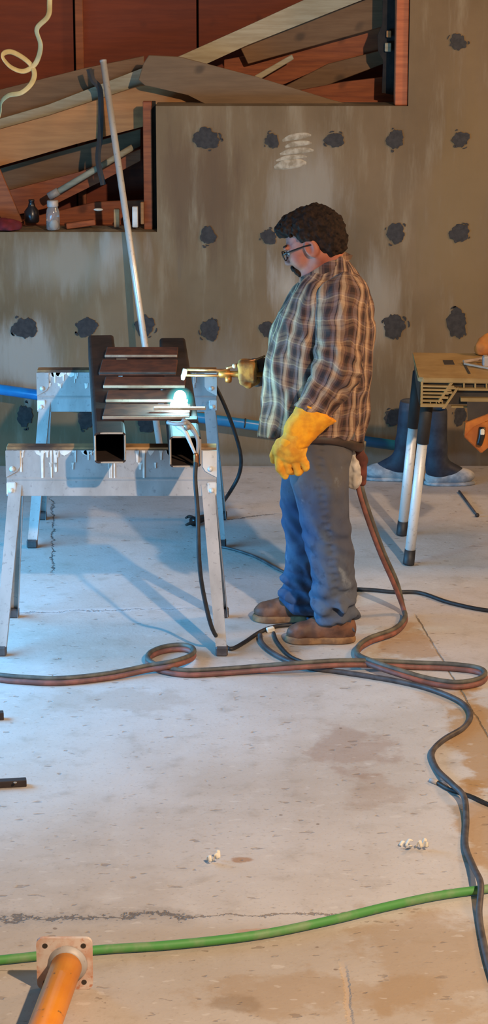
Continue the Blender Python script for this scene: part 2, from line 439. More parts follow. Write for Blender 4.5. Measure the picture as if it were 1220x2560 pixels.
def rcone(p, a, b, ra, rb):
    x, y, z = p; ax, ay, az = a; bx, by, bz = b[0] - ax, b[1] - ay, b[2] - az
    L = bx * bx + by * by + bz * bz
    t = np.clip(((x - ax) * bx + (y - ay) * by + (z - az) * bz) / L, 0, 1)
    return np.sqrt((x - ax - t * bx) ** 2 + (y - ay - t * by) ** 2 + (z - az - t * bz) ** 2) - (ra + (rb - ra) * t)
def ell(p, c, r):
    x, y, z = (p[0] - c[0]) / r[0], (p[1] - c[1]) / r[1], (p[2] - c[2]) / r[2]
    return (np.sqrt(x * x + y * y + z * z) - 1) * min(r)
def chain(p, pts, rad, k=.02):
    d = None
    for i in range(len(pts) - 1):
        q = rcone(p, pts[i], pts[i + 1], rad[i], rad[i + 1]); d = q if d is None else smin(d, q, k)
    return d
def loft(p, zs, cx, ax, cy, ay, n=2.3, cap=.01):
    x, y, z = p; o = np.argsort(zs); zs = np.array(zs)[o]
    f = lambda a: np.interp(z, zs, np.array(a)[o])
    CX, AX, CY, AY = f(cx), f(ax), f(cy), f(ay)
    q = (np.abs((x - CX) / AX) ** n + np.abs((y - CY) / AY) ** n) ** (1 / n)
    d = (q - 1) * np.minimum(AX, AY)
    return smax(d, smax(z - zs[-1], zs[0] - z, .002), cap)
def grid(lo, hi, step):
    ax = [np.arange(l - 2 * s, h + 2 * s, s) for l, h, s in zip(lo, hi, (step,) * 3 if np.isscalar(step) else step)]
    return ax
def mesh3(axs): return np.meshgrid(*axs, indexing='ij')
def snet(d, axs):
    ins = d < 0; nx, ny, nz = d.shape
    cnt = np.zeros((nx - 1, ny - 1, nz - 1), np.int8); acc = np.zeros((nx - 1, ny - 1, nz - 1, 3), np.float32)
    for axis in range(3):
        A = np.take(d, range(d.shape[axis] - 1), axis); Bv = np.take(d, range(1, d.shape[axis]), axis)
        cr = (A < 0) != (Bv < 0); t = np.where(cr, A / np.where(A - Bv == 0, 1, A - Bv), 0)
        idx = np.argwhere(cr); tt = t[cr]; a0 = axs[axis]
        pos = np.stack([axs[c][idx[:, c]] for c in range(3)], 1)
        pos[:, axis] += tt * (a0[idx[:, axis] + 1] - a0[idx[:, axis]])
        o1, o2 = [c for c in range(3) if c != axis]
        for s1 in (0, -1):
            for s2 in (0, -1):
                q = idx.copy(); q[:, o1] += s1; q[:, o2] += s2
                ok = (q >= 0).all(1) & (q < np.array(cnt.shape)).all(1)
                i, j, k = q[ok].T
                np.add.at(cnt, (i, j, k), 1); np.add.at(acc, (i, j, k), pos[ok])
    act = cnt > 0; vid = -np.ones(cnt.shape, int); vid[act] = np.arange(act.sum())
    verts = acc[act] / cnt[act][:, None]; faces = []
    for axis in range(3):
        A = np.take(ins, range(d.shape[axis] - 1), axis); Bv = np.take(ins, range(1, d.shape[axis]), axis)
        idx = np.argwhere(A != Bv); o1, o2 = (axis + 1) % 3, (axis + 2) % 3
        ok = (idx[:, o1] > 0) & (idx[:, o2] > 0) & (idx[:, o1] < d.shape[o1] - 1) & (idx[:, o2] < d.shape[o2] - 1); idx = idx[ok]
        def cell(a, b):
            q = idx.copy(); q[:, o1] -= a; q[:, o2] -= b; return vid[q[:, 0], q[:, 1], q[:, 2]]
        f = np.stack([cell(1, 1), cell(0, 1), cell(0, 0), cell(1, 0)], 1)
        flip = ~A[idx[:, 0], idx[:, 1], idx[:, 2]]; f[flip] = f[flip][:, ::-1]; faces.append(f)
    return verts, np.concatenate(faces)
def sdf_obj(name, fn, lo, hi, step, m, parent=None, loc=None, attr=None):
    axs = grid(lo, hi, step); v, f = snet(fn(mesh3(axs)), axs)
    o_ = V(loc) if loc is not None else org(parent)
    return raw_obj(name, v, f, m, parent, o_, attr)
def raw_obj(name, v, f, m, parent, o_, attr=None):
    me = bpy.data.meshes.new(name); vv = v - np.array(o_)
    me.vertices.add(len(v)); me.vertices.foreach_set('co', vv.astype(np.float32).ravel())
    me.loops.add(f.size); me.loops.foreach_set('vertex_index', f.astype(np.int32).ravel())
    me.polygons.add(len(f)); me.polygons.foreach_set('loop_start', np.arange(0, f.size, 4, dtype=np.int32))
    me.update(calc_edges=True)
    if attr is not None:
        at = me.attributes.new('plaid', 'FLOAT_VECTOR', 'POINT'); at.data.foreach_set('vector', attr(v).astype(np.float32).ravel())
    return link(name, me, m, parent, o_, True)

# ================================================================== SETTING
bm = B(); cbox(bm, (0, 6.5, -.05), (14, 13.6, .1)); tag(obj('floor', bm, 'floor'), kind='structure')

YW = 11.63                                   # face of the concrete wall
zl, zr = W(0, 580, YW).z, W(700, 265, YW).z  # tops of the two low steps
x1, x2 = W(391, 420, YW).x, W(1023, 130, YW).x
bm = B()
prism(bm, [(-6, YW, 0), (6, YW, 0), (6, YW, 3.6), (x2, YW, 3.6), (x2, YW, zr), (x1, YW, zr), (x1, YW, zl), (-6, YW, zl)], (0, .25, 0))
wall = tag(obj('wall_back', bm, 'wall'), kind='structure')

def splat(u, v, r, seed, sx=1.0, sz=1.0):
    rnd = random.Random(seed); bm = B(); c = W(u, v, YW); n = 44
    ph = [rnd.uniform(0, 6.28) for _ in range(5)]; pts = []
    for k in range(n):
        a = 2 * math.pi * k / n
        q = .96 + .07 * math.sin(2 * a + ph[0]) + .06 * math.sin(3 * a + ph[1]) + .05 * math.sin(5 * a + ph[2]) + .05 * math.sin(9 * a + ph[3]) + .07 * rnd.uniform(-1, 1)
        pts.append((c.x + r * q * sx * math.cos(a), YW, c.z + r * q * sz * math.sin(a)))
    prism(bm, pts, (0, -.006, 0))
    for _ in range(rnd.randint(2, 4)):                       # runs and smears round the rim
        a = rnd.uniform(0, 6.28); rr = r * rnd.uniform(1.05, 1.3); da = rnd.uniform(.15, .5); w_ = r * rnd.uniform(.06, .14)
        o = [(c.x + (rr - w_ / 2) * math.cos(a + da * t) * sx, YW, c.z + (rr - w_ / 2) * math.sin(a + da * t) * sz) for t in (0, .35, .7, 1)]
        i = [(c.x + (rr + w_ * s) * math.cos(a + da * t) * sx, YW, c.z + (rr + w_ * s) * math.sin(a + da * t) * sz) for t, s in ((1, .3), (.7, 1), (.35, 1.1), (0, .2))]
        prism(bm, o + i, (0, -.004, 0))
    obj('tar_patch', bm, 'tar', wall)
K = 1 / 478
for i, (u, v, ru, rv) in enumerate(((1145, 105, 21, 20), (515, 346, 33, 27), (680, 352, 17, 19), (837, 350, 24, 19), (988, 348, 21, 25), (1152, 348, 22, 19),
        (520, 588, 19, 24), (672, 592, 20, 19), (837, 590, 22, 22), (990, 582, 24, 26), (1148, 583, 27, 23), (62, 820, 32, 28), (217, 818, 27, 25), (362, 815, 26, 26),
        (525, 824, 26, 26), (670, 823, 22, 22), (985, 816, 30, 30), (1142, 808, 27, 37), (62, 1040, 20, 30), (213, 1046, 20, 30), (366, 1058, 24, 26), (985, 1042, 26, 22), (1150, 1040, 16, 26))):
    splat(u, v, 1.0, 10 + i, ru * K, rv * K)
for a, b, r in (((706, 352), (778, 338), 7), ((712, 368), (780, 358), 6), ((700, 386), (784, 376), 7), ((690, 402), (768, 392), 5), ((686, 420), (766, 408), 11)):
    bm = B(); p, q = W(*a, YW), W(*b, YW); mid = (p + q) / 2 + V((0, 0, .008))
    tube(bm, [p, p * .75 + q * .25 + V((0, 0, .008)), mid, p * .2 + q * .8 + V((0, 0, .006)), q], [r * K * .4, r * K, r * K * 1.1, r * K * .9, r * K * .3], 8, 1, 4)
    for vv in bm.verts: vv.co.y = YW + (vv.co.y - YW) * .25
    obj('plaster_smear', bm, 'smear', wall)

# plywood behind the low part of the wall, in panels, with a stud on a joint
YP = 12.55
xs = [-6, W(187, 80, YP).x, W(494, 80, YP).x, W(801, 100, YP).x, 3.0]
bm = B(); cbox(bm, (-1.5, YP + .06, 2.0), (9, .05, 4.0)); ply = tag(obj('wall_timber', bm, 'dark'), kind='structure')
for a, b in zip(xs, xs[1:]):
    bm = B(); cbox(bm, ((a + b) / 2, YP, 2.0), (b - a - .012, .03, 3.98), .002); obj('plywood_panel', bm, 'ply', ply)
bm = B(); a = W(200, 80, YP); cbox(bm, (a.x, YP - .04, 2.2), (.044, .045, 3.4), .003); obj('wall_stud', bm, 'stud', ply)
for k, (x, z, wd) in enumerate(((-3.2, zl - .05, 5.5), ((x1 + x2) / 2, zr - .05, x2 - x1))):
    bm = B(); cbox(bm, (x, 12.2, z), (wd, .62, .05)); tag(obj('trim_%d' % (k + 1), bm, 'red_plank'), kind='structure')

def plank(name, label, m, pts, Y, d, cat='timber', group=None):
    bm = B(); prism(bm, [W(u, v, Y) for u, v in pts], (0, d, 0))
    bmesh.ops.bevel(bm, geom=list(bm.edges), offset=.003, segments=1, affect='EDGES')
    c = W(*pts[0], Y); return tag(obj(name, bm, m, None, c), label, cat, group)
plank('rafter', 'thick tan rafter sloping up behind the bright leaning pole', 'rafter', [(-420, 440), (-420, 535), (60, 398), (190, 360), (352, 318), (500, 268), (500, 205), (352, 214), (120, 290)], 11.93, .06)
plank('plank', 'long pale grey plank rising from upper left to top centre', 'pale', [(-420, 420), (-420, 470), (352, 232), (450, 190), (620, 112), (905, 0), (1010, -40), (900, -36), (760, 0), (600, 73), (450, 140), (352, 172), (120, 262)], 12.02, .03)
plank('plank', 'dull grey brown plank above the pale plank at upper left', 'grey_plank', [(-420, 330), (-420, 440), (0, 312), (240, 235), (360, 190), (360, 140), (215, 170)], 12.08, .03)
plank('plank', 'brown plank with shade in its colour just under the pale plank at top right', 'grey_plank', [(600, 118), (620, 160), (1010, 52), (1010, -30), (905, 2)], 12.10, .03)  # darker board colour carries the shadow below the pale plank
plank('plank', 'orange red plank with dark seam beside the upright red post', 'red_plank', [(560, 150), (560, 265), (700, 215), (800, 170), (1010, 130), (1010, 55), (800, 105)], 12.20, .03)
plank('plank', 'dark narrow plank low in the right hand timber bay', 'grey_plank', [(700, 222), (700, 258), (985, 150), (985, 118), (820, 160)], 12.14, .03)
plank('plank', 'reddish plank resting on the concrete step at right', 'red_plank', [(560, 262), (985, 262), (985, 190), (860, 205)], 12.05, .04)
plank('plank_offcut', 'short pale stick of wood in the right timber bay', 'pale', [(636, 190), (644, 202), (735, 148), (730, 136)], 12.03, .012, 'offcut')
plank('board_sheet', 'dull brown tapered sheet lying on top of the concrete step', 'sheet', [(346, 200), (362, 214), (470, 236), (520, 264), (880, 263), (830, 250), (640, 192), (450, 142), (372, 138), (358, 160)], 11.80, .02, 'sheet')
plank('plank', 'reddish brown plank under the rafter beside the pale conduit', 'red_plank', [(-420, 590), (-420, 640), (120, 520), (250, 455), (352, 402), (352, 372), (200, 430)], 12.10, .03)
plank('plank', 'dark brown plank directly below the tan rafter', 'grey_plank', [(-420, 540), (-420, 600), (190, 440), (352, 366), (352, 322), (190, 368)], 12.25, .03)
plank('plank', 'low brown plank behind the glass jar', 'red_plank', [(60, 548), (60, 576), (360, 572), (360, 500), (240, 505)], 12.12, .03)
plank('brace', 'short orange wooden brace leaning at the left picture edge', 'stud', [(-40, 420), (0, 424), (56, 556), (10, 560), (-40, 470)], 11.80, .03, 'brace')
bm = B(); a, b = W(369, 265, 11.76), W(371, 576, 11.76); cbox(bm, ((a + b) / 2), (.046, .05, a.z - b.z + .05), .003)
tag(obj('post', bm, 'red_plank', None, b), 'narrow reddish upright post at the edge of the left bay', 'post')
bm = B(); a, b = W(385, 265, 11.8), W(386, 576, 11.8); cbox(bm, ((a + b) / 2), (.022, .05, a.z - b.z + .05), .002)  # shade of the open gap, put in as a black strip
tag(obj('gap_shade_strip', bm, 'dark', None, b), 'black strip as gap shade between the left post and the concrete', 'strip')
bm = B(); a, b = W(1004, -250, 11.70), W(1007, 262, 11.70); cbox(bm, ((a + b) / 2), (.066, .10, a.z - b.z), .004)
tag(obj('post', bm, 'post', None, b), 'orange red upright post against the tall concrete at right', 'post')
bm = B(); prism(bm, [W(u, v, 11.86) for u, v in ((958, -60), (986, -60), (988, 238), (955, 232), (958, 150), (946, 130), (944, 90), (956, 60))], (0, .02, 0))
tag(obj('felt_scrap', bm, 'dark', None, W(960, 232, 11.86)), 'ragged black felt hanging beside the orange red post', 'felt')
bm = B(); cbox(bm, W(970, 118, 11.84), (.034, .02, .045), .003)
tag(obj('wood_block', bm, 'pale', None, W(970, 118, 11.84)), 'small pale block wedged in the black felt', 'block')
bm = B(); tube(bm, [W(222, 172, 11.9), W(232, 200, 11.9), W(250, 225, 11.9), W(252, 300, 11.9), W(250, 345, 11.9), W(245, 400, 11.9), W(258, 462, 11.9)], .017, 6, .25, 5, (0, 1, 0))
tag(obj('strap', bm, 'sleeve', None, W(252, 300, 11.9)), 'dark grey metal strap hanging over the tan rafter', 'strap')
bm = B(); tube(bm, [W(130, 488, 11.96), W(332, 368, 11.96)], .017, 12); 
t = obj('conduit', bm, 'pale', None, W(130, 488, 11.96), True); tag(t, 'pale round conduit sloping above the glass jar', 'conduit')
bm = B(); tube(bm, [W(122, 492, 11.96), W(146, 478, 11.96)], .022, 12); obj('coupling', bm, 'galv', t, None, True)
bm = B(); cbox(bm, W(972, 85, 11.84), (.026, .02, .035), .003); tag(obj('wood_block', bm, 'rafter', None, W(972, 85, 11.84)), 'smaller tan block above the small pale block in the felt', 'block')
# things on the left ledge
t = thing('jar', 'small dusty glass jar standing on the concrete ledge', 'jar', W(133, 574, 11.68) * 1)
o = ORG[t]; bm = B(); lathe(bm, o, [(.03, 0), (.036, .004), (.036, .08), (.033, .105), (.026, .118), (.026, .13)]); obj('jar_body', bm, 'glass', t, None, True)
bm = B(); lathe(bm, o + V((0, 0, .122)), [(.029, 0), (.03, .004), (.03, .03), (.026, .034)]); obj('lid', bm, 'galv', t, None, True)
bm = B(); ball(bm, o + V((.004, -.005, .03)), .018, (1, 1, 1.4)); obj('jar_contents', bm, 'paper', t, None, True)
bm = B(); o = W(80, 556, 11.78); lathe(bm, o, [(.034, 0), (.04, .01), (.04, .06), (.02, .085), (.014, .11), (.016, .112), (.016, .122)])
tag(obj('bottle', bm, 'bottle', None, o, True), 'squat black bottle on the ledge left of the jar', 'bottle')
o = W(12, 574, 11.67)
def rag(p):
    d = ell(p, (o.x, o.y, o.z + .02), (.085, .06, .04)); d = smin(d, ell(p, (o.x - .09, o.y, o.z + .03), (.06, .05, .05)), .02)
    return smax(d + vnoise(p[0] * 26, p[1] * 26, p[2] * 26) * .022, o.z - p[2], .004)
tag(sdf_obj('rag', rag, (o.x - .17, o.y - .08, o.z - .01), (o.x + .1, o.y + .08, o.z + .1), .007, 'redcloth', None, o), 'crumpled dark red rag on the ledge', 'rag')
for nm, lab, m, u, v0, v1, w_, Y in (('wood_block', 'pale white block standing just right of the leaning pole', 'paint', 338, 516, 568, .03, 11.72), ('wood_block', 'grey block just left of the leaning pole on the ledge', 'pad', 292, 522, 568, .03, 11.74),
        ('wood_block', 'tan offcut leaning against the narrow reddish post', 'rafter', 356, 505, 560, .018, 11.72)):
    bm = B(); a, b = W(u, v0, Y), W(u, v1, Y); cbox(bm, (a + b) / 2, (w_, .03, a.z - b.z), .003); tag(obj(nm, bm, m, None, b), lab, 'block')
bm = B(); c = W(246, 524, 11.8); ball(bm, c, .022, (1.2, .6, .35)); tag(obj('foam_scrap', bm, 'paper', None, c, True), 'tiny pale scrap on top of the low brown plank', 'scrap')
bm = B(); cbox(bm, W(200, 560, 11.76), (.16, .05, .03), .004, Euler((0, -.1, .3)).to_matrix()); tag(obj('wood_offcut', bm, 'red_plank', None, W(200, 560, 11.76)), 'rusty brown offcut lying on the ledge right of the jar', 'offcut')

# cream strap hanging in a loop, top left
Y0 = 11.2
pp = [(120, -600), (130, -420), (128, -240), (126, -120), (124, 0), (120, 40), (92, 72), (101, 110), (97, 140), (84, 164), (58, 178), (28, 168), (8, 146), (10, 133), (30, 130), (60, 146), (80, 166), (86, 188), (76, 212), (52, 232), (22, 238), (4, 254), (2, 276), (-4, 300)]
pth = [W(u, v, Y0 + .05 * math.sin(i * .9)) for i, (u, v) in enumerate(pp)]
q = pth[0]; bm = B(); cbox(bm, (0, q.y, q.z + .06), (6, .045, .14), .004); tag(obj('trim_3', bm, 'stud'), kind='structure')
bm = B(); tube(bm, pth, .0135, 8, .22, 6, (0, 1, .2)); tag(obj('hanging_strap', bm, 'tape', None, pth[-1], True), 'cream plastic strap curling down at the upper left', 'strap')

# leaning pole
a, b = W(258, 152, 11.82), G(414, 1215); 
t = thing('pole', 'long bright steel pole leaning against the rafter', 'pole', b)
bm = B(); tube(bm, [b, a], .0175, 20); obj('pole_tube', bm, 'chrome', t, None, True)
bm = B(); d = (a - b).normalized(); tube(bm, [a - d * .006, a + d * .004], .019, 20); obj('end_cap', bm, 'galv', t, None, True)
# blue pipe along the foot of the wall
a, b = W(-260, 937, 11.5), W(1006, 1116, 11.5)
bm = B(); tube(bm, [a, b], .028, 20)
t = obj('plastic_pipe', bm, 'bluepipe', None, b, True); tag(t, 'long bright blue plastic pipe lying along the wall', 'pipe')
bm = B(); d = (b - a).normalized(); q = W(612, 1059, 11.5); tube(bm, [q - d * .004, q + d * .004], .0295, 20); obj('pipe_ring', bm, 'rubber', t, None, True)

# ================================================================== SAWHORSES
def sawhorse(loc, label, drips_seed):
    L = V(loc); t = thing('sawhorse', label, 'sawhorse', loc, 'folding steel sawhorses')
    P = lambda x, y, z: L + V((x, y, z))
    h = .425
    bm = B(); cbox(bm, P(0, 0, .806), (2 * h, .07, .010), .002); obj('top_pad', bm, 'pad', t)
    for s in (-1, 1):
        bm = B(); prof = [(.028, .802), (.040, .800), (.046, .690), (.052, .682), (.050, .674), (.060, .615), (.050, .612), (.028, .690)]
        prism(bm, [P(-h, s * y, z) for y, z in prof], (2 * h, 0, 0)); obj('side_panel', bm, 'galv', t)
    for sx in (-1, 1):
        for sy in (-1, 1):
            bm = B(); a = P(sx * (h - .035), sy * .050, .66); b = P(sx * (h + .022), sy * .265, .012)
            ax = (b - a).normalized(); xd = V((sx, 0, 0)); xd = (xd - ax * xd.dot(ax)).normalized(); yd = ax.cross(xd); yd = yd if yd.y * sy > 0 else -yd
            def quad(x0, x1, y0, y1):
                pr = [(x0, y0), (x1, y0), (x1, y1), (x0, y1)]
                A = [bm.verts.new(a + xd * (x * .9) + yd * y) for x, y in pr]; C = [bm.verts.new(b + xd * x * .75 + yd * y) for x, y in pr]
                bm.faces.new(A); bm.faces.new(C[::-1])
                for i in range(4): bm.faces.new((A[i], A[(i + 1) % 4], C[(i + 1) % 4], C[i]))
            quad(-.029, .029, 0, .003); quad(-.029, -.026, -.034, 0); quad(.026, .029, -.034, 0)
            lg = obj('leg', bm, 'galv', t)
            bm = B(); cbox(bm, b + V((0, -sy * .012, .008)), (.05, .044, .04), .006); obj('foot_cap', bm, 'greycable', lg)
    for sx in (-1, 1):
        bm = B(); y = -.0475; x0, x1_ = sx * (h - .056), sx * (h + .002)
        pts = [(x1_, .800), (x0, .800), (x0, .735), (x0 + sx * .012, .715), (x0 + sx * .035, .702), (x1_, .690)]
        prism(bm, [P(x, y - (.800 - z) * .03 + .004, z) for x, z in pts], (0, -.004, 0)); obj('corner_plate', bm, 'leg_metal' if sx > 0 else 'galv', t)  # right plate made lighter for the warm lamp reflection on it
        bm = B(); cbox(bm, P(sx * (h - .018), -.0585, .645), (.038, .005, .052), .004, Euler((-.14, 0, 0)).to_matrix()); obj('hinge_plate', bm, 'leg_metal', t)
        for x, z in ((sx * (h - .024), .725), (sx * (h - .018), .638)):
            bm = B(); lathe(bm, P(x, -.050 - (.725 - z) * .13, z), [(.0115, 0), (.0115, .003), (.008, .004), (.0075, .008), (.004, .0095)], 12, (0, -1, 0)); obj('bolt', bm, 'leg_metal', t, None, True)
    rnd = random.Random(drips_seed); bm = B()
    for _ in range(46):
        x = rnd.uniform(-h + .02, h - .07); x = x if rnd.random() < .5 else -h + .02 + abs(x + h) * .55
        ln = rnd.choice((.01, .02, .03, .04, .05, .09, .12)); wd = rnd.uniform(.0025, .006)
        yz = lambda z: -(.0405 + (.80 - z) * .055)
        z0 = .80; z1 = z0 - ln
        if rnd.random() < .2: z0 -= .05; z1 = z0 - rnd.uniform(.015, .03)
        pts = [(x - wd * 1.6, z0), (x - wd, z0 - (z0 - z1) * .3), (x - wd * .8, z1 + .003), (x, z1), (x + wd * .8, z1 + .003), (x + wd, z0 - (z0 - z1) * .3), (x + wd * 1.6, z0)]
        prism(bm, [P(px, yz(pz) - .002, pz) for px, pz in pts], (0, .004, 0))
    for _ in range(7):
        x = rnd.uniform(-h + .02, h - .1); wd = rnd.uniform(.012, .03)
        prism(bm, [P(px, -.0415, pz) for px, pz in ((x - wd, .8), (x - wd * .7, .785), (x - wd * .2, .778), (x + wd * .4, .787), (x + wd, .8))], (0, .003, 0))
    tag(obj('paint_drips', bm, 'paint', t), kind='stuff')
    return t
sawhorse((-.537, 8.692, 0), 'nearer galvanised steel sawhorse spattered with white paint', 4)
sawhorse((-.556, 10.274, 0), 'farther galvanised steel sawhorse, close to the concrete wall', 9)

# ================================================================== STEEL WORKPIECE ON THE SAWHORSES
ZT = .813; TW = .124
def tube_sq(bm, a, b, w_, wall_=.0075, r=.014):
    """hollow square tube with rounded corners from a to b (horizontal)"""
    d = (b - a); x = V((d.y, -d.x, 0)).normalized()
    def ring(hw, rr):
        q = []
        for cx_, cz_, a0 in ((1, 1, 0), (-1, 1, 90), (-1, -1, 180), (1, -1, 270)):
            for k in range(4):
                an = math.radians(a0 + 30 * k); q.append((cx_ * (hw - rr) + rr * math.cos(an), cz_ * (hw - rr) + rr * math.sin(an)))
        return q
    O, I = ring(w_ / 2, r), ring(w_ / 2 - wall_, max(r - wall_, .003)); n = len(O)
    mk = lambda R, c: [bm.verts.new(c + x * p + V((0, 0, q + w_ / 2))) for p, q in R]
    oa, ia, ob, ib = mk(O, a), mk(I, a), mk(O, b), mk(I, b)
    for i in range(n):
        j = (i + 1) % n
        bm.faces.new((oa[i], oa[j], ob[j], ob[i])); bm.faces.new((ia[i], ib[i], ib[j], ia[j]))
        bm.faces.new((oa[i], ia[i], ia[j], oa[j])); bm.faces.new((ob[i], ob[j], ib[j], ib[i]))
t = thing('steel_workpiece', 'dark steel frame of two square tubes under rusty treads', 'steelwork', V((-.45, 8.6, ZT)))
def tub(uf, vf, ub, vb, hb=TW):
    a = G(uf, vf, ZT); b = G(ub, vb, ZT + TW); b.z = ZT
    bm = B(); tube_sq(bm, a, b, TW); o = obj('square_tube', bm, 'mill', t)
    x = V(((b - a).y, -(b - a).x, 0)).normalized(); bm = B(); d = (b - a).normalized() * .002   # bright saw-cut rim at the open end
    for s in (-1, 1):
        cbox(bm, a + x * s * (TW / 2 - .0035) + V((0, -.001, TW / 2)), (.007, .004, TW - .024), .001)
        cbox(bm, a + V((0, -.001, TW / 2 + s * (TW / 2 - .0035))), (TW - .024, .004, .007), .001)
    obj('cut_edge', bm, 'bare', o)
    return a, b
La, Lb = tub(276, 1158, 252, 838)
Ra, Rb = tub(464, 1168, 431, 845)
ZR = ZT + TW
stripv = [884, 926, 960, 995, 1037]; prev = 862
for i, v in enumerate(stripv):
    ul, ur = ((262, 443), (247, 440), (258, 462), (264, 470), (256, 474))[i]
    z1 = ZR + .022
    fl, fr = G(ul, v, z1), G(ur, v, z1); bk = G(ul, prev + 5, z1).y
    ytop = min(bk, fl.y + .5); dep = max(.06, ytop - fl.y - .004)
    bm = B(); cbox(bm, ((fl.x + fr.x) / 2, fl.y + dep / 2 + .002, ZR + .010), (fr.x - fl.x, dep, .020), .003, Euler((.03, 0, 0)).to_matrix())
    td = obj('tread', bm, 'rust', t)
    bm = B(); cbox(bm, ((fl.x + fr.x) / 2, fl.y - .002, ZR + .011), (fr.x - fl.x, .006, .011 if i != 1 else .006), .001); obj('tread_lip', bm, 'bare' if i != 1 else 'greycable', td)  # lighter steel carries the light on the tread fronts
    prev = v + 10
bm = B(); f0, f1 = G(330, 1030, ZR), G(300, 868, ZR); cbox(bm, ((La.x + Lb.x + Ra.x + Rb.x) / 4, (f0.y + f1.y) / 2, ZR - .012), ((Ra.x - La.x) - TW + .004, f1.y - f0.y, .010), .001); obj('deck_plate', bm, 'rust', t)
a, b = G(384, 1020, ZR + .034), G(514, 1022, ZR + .034)
bm = B(); cbox(bm, (a + b) / 2, ((b - a).length, .02, .012), .002); obj('glare_bar', bm, 'bare', t)  # bar added in place of a bright streak of glare
bm = B(); q = G(478, 1048, ZR + .006); cbox(bm, q, (.05, .06, .012), .002); obj('weld_tab', bm, 'mill', t)

# flame: bright core with a faint teal envelope, and the light it gives
fz = ZR + .052; fc = G(450, 1000, fz)
bm = B(); ball(bm, fc + V((0, 0, .010)), .026, (1, 1, 1.15)); ball(bm, fc + V((-.004, -.02, -.014)), .030, (1.2, 1, .6))
fl = tag(obj('flame', bm, 'flame', None, fc, True), 'dazzling blue white cutting flame on the steel frame', 'flame')
bm = B(); ball(bm, fc, .058, (1, 1, 1), None, 24, 16); obj('flame_envelope', bm, 'glow', fl, None, True)
light('flame_light', 'POINT', fc + V((0, -.03, .07)), 13, (.30, .82, 1.0), .03)

# ================================================================== GROUND CLAMP AND CABLES
t = thing('ground_clamp', 'steel ground clamp biting the right hand tube end', 'clamp', G(470, 1075, ZR + .02))
Yc = Ra.y - .02
for s, (p0, p1, p2, p3) in enumerate((((442, 1062), (462, 1078), (478, 1112), (490, 1140)), ((456, 1050), (478, 1068), (494, 1098), (493, 1140)))):
    bm = B(); q = [W(*p0, Yc + .03 - s * .01), W(*p1, Yc - .005), W(*p2, Yc - .015), W(*p3, Yc - .012)]
    tube(bm, q, [.012, .011, .008, .006], 8, .6, 5, (0, 1, 0)); obj('jaw', bm, 'galv' if s else 'leg_metal', t, None, True)
bm = B(); c = W(470, 1066, Yc); lathe(bm, c, [(.011, 0), (.011, .02)], 12, (0, -1, 0)); obj('pivot', bm, 'bare', t, None, True)
bm = B(); tube(bm, [W(419, 1056, Yc + .05), W(440, 1060, Yc + .02), W(466, 1058, Yc)], .008, 8, 1, 4); obj('spring', bm, 'galv', t, None, True)
bm = B(); lathe(bm, W(490, 1150, Yc - .012), [(.007, -.03), (.011, -.02), (.011, .02), (.007, .03)], 10, (0, .1, -1)); obj('cable_lug', bm, 'copper', t, None, True)
p = [W(490, 1150, Yc - .012), W(488, 1200, Yc - .03), W(494, 1280, Yc - .05), W(498, 1400, Yc - .07), W(508, 1480, 8.36), W(530, 1570, 8.40)]
p += [G(556, 1608, .02), G(578, 1622, .009), G(612, 1605, .009), G(650, 1580, .009), G(690, 1566, .009), G(740, 1561, .009), G(795, 1554, .009), G(850, 1520, .009), G(880, 1478, .009), G(915, 1474, .009), G(985, 1480, .009), G(1050, 1482, .009), G(1130, 1508, .009), G(1240, 1528, .009), G(1400, 1530, .009), G(2000, 1560, .009)]
bm = B(); tube(bm, p, .0088, 10, 1, 7); tag(obj('ground_cable', bm, 'rubber', None, G(578, 1622), True), 'black cable dropping from the clamp past the boots', 'cable')
t = thing('cable_tag', 'small white tag on the black cable beside the boots', 'tag', G(676, 1572))
bm = B(); q = G(676, 1574, .012); cbox(bm, q, (.034, .02, .022), .004, Euler((0, -.15, .3)).to_matrix()); obj('tag_sleeve', bm, 'paper', t)
# black cable hooked behind the far sawhorse
p = [W(520, 945, 10.36), W(536, 962, 10.35), W(560, 1010, 10.34), W(585, 1075, 10.36), (W(602, 1140, 10.4)), W(598, 1185, 10.44), W(578, 1225, 10.48), G(552, 1262, .02), G(530, 1285, .012), G(516, 1292, .012)]
bm = B(); tube(bm, p, .0095, 10, 1, 7); tag(obj('electrode_cable', bm, 'rubber', None, G(530, 1285), True), 'black cable bowing out behind the farther sawhorse', 'cable')
t = thing('electrode_holder', 'black electrode holder lying on the floor under the sawhorses', 'holder', G(490, 1302))
bm = B(); tube(bm, [G(520, 1290, .022), G(500, 1298, .024), G(482, 1304, .024)], [.014, .02, .024], 10, 1, 4); obj('handle', bm, 'blackplastic', t, None, True)
for s in (-1, 1):
    bm = B(); tube(bm, [G(488, 1302 + 4 * s, .024), G(474, 1300 + 9 * s, .022), G(464, 1304 + 9 * s, .016)], [.012, .011, .007], 8, .7, 4); obj('jaw', bm, 'mill', t, None, True)
bm = B(); tube(bm, [G(548, 1366, .007), G(585, 1374, .007), G(640, 1393, .007), G(700, 1425, .007), G(760, 1450, .007), G(840, 1460, .007)], .007, 8, 1, 6)
tag(obj('thin_cord', bm, 'greycable', None, G(640, 1393), True), 'thin dark cord on the floor behind the blue jeans', 'cord')

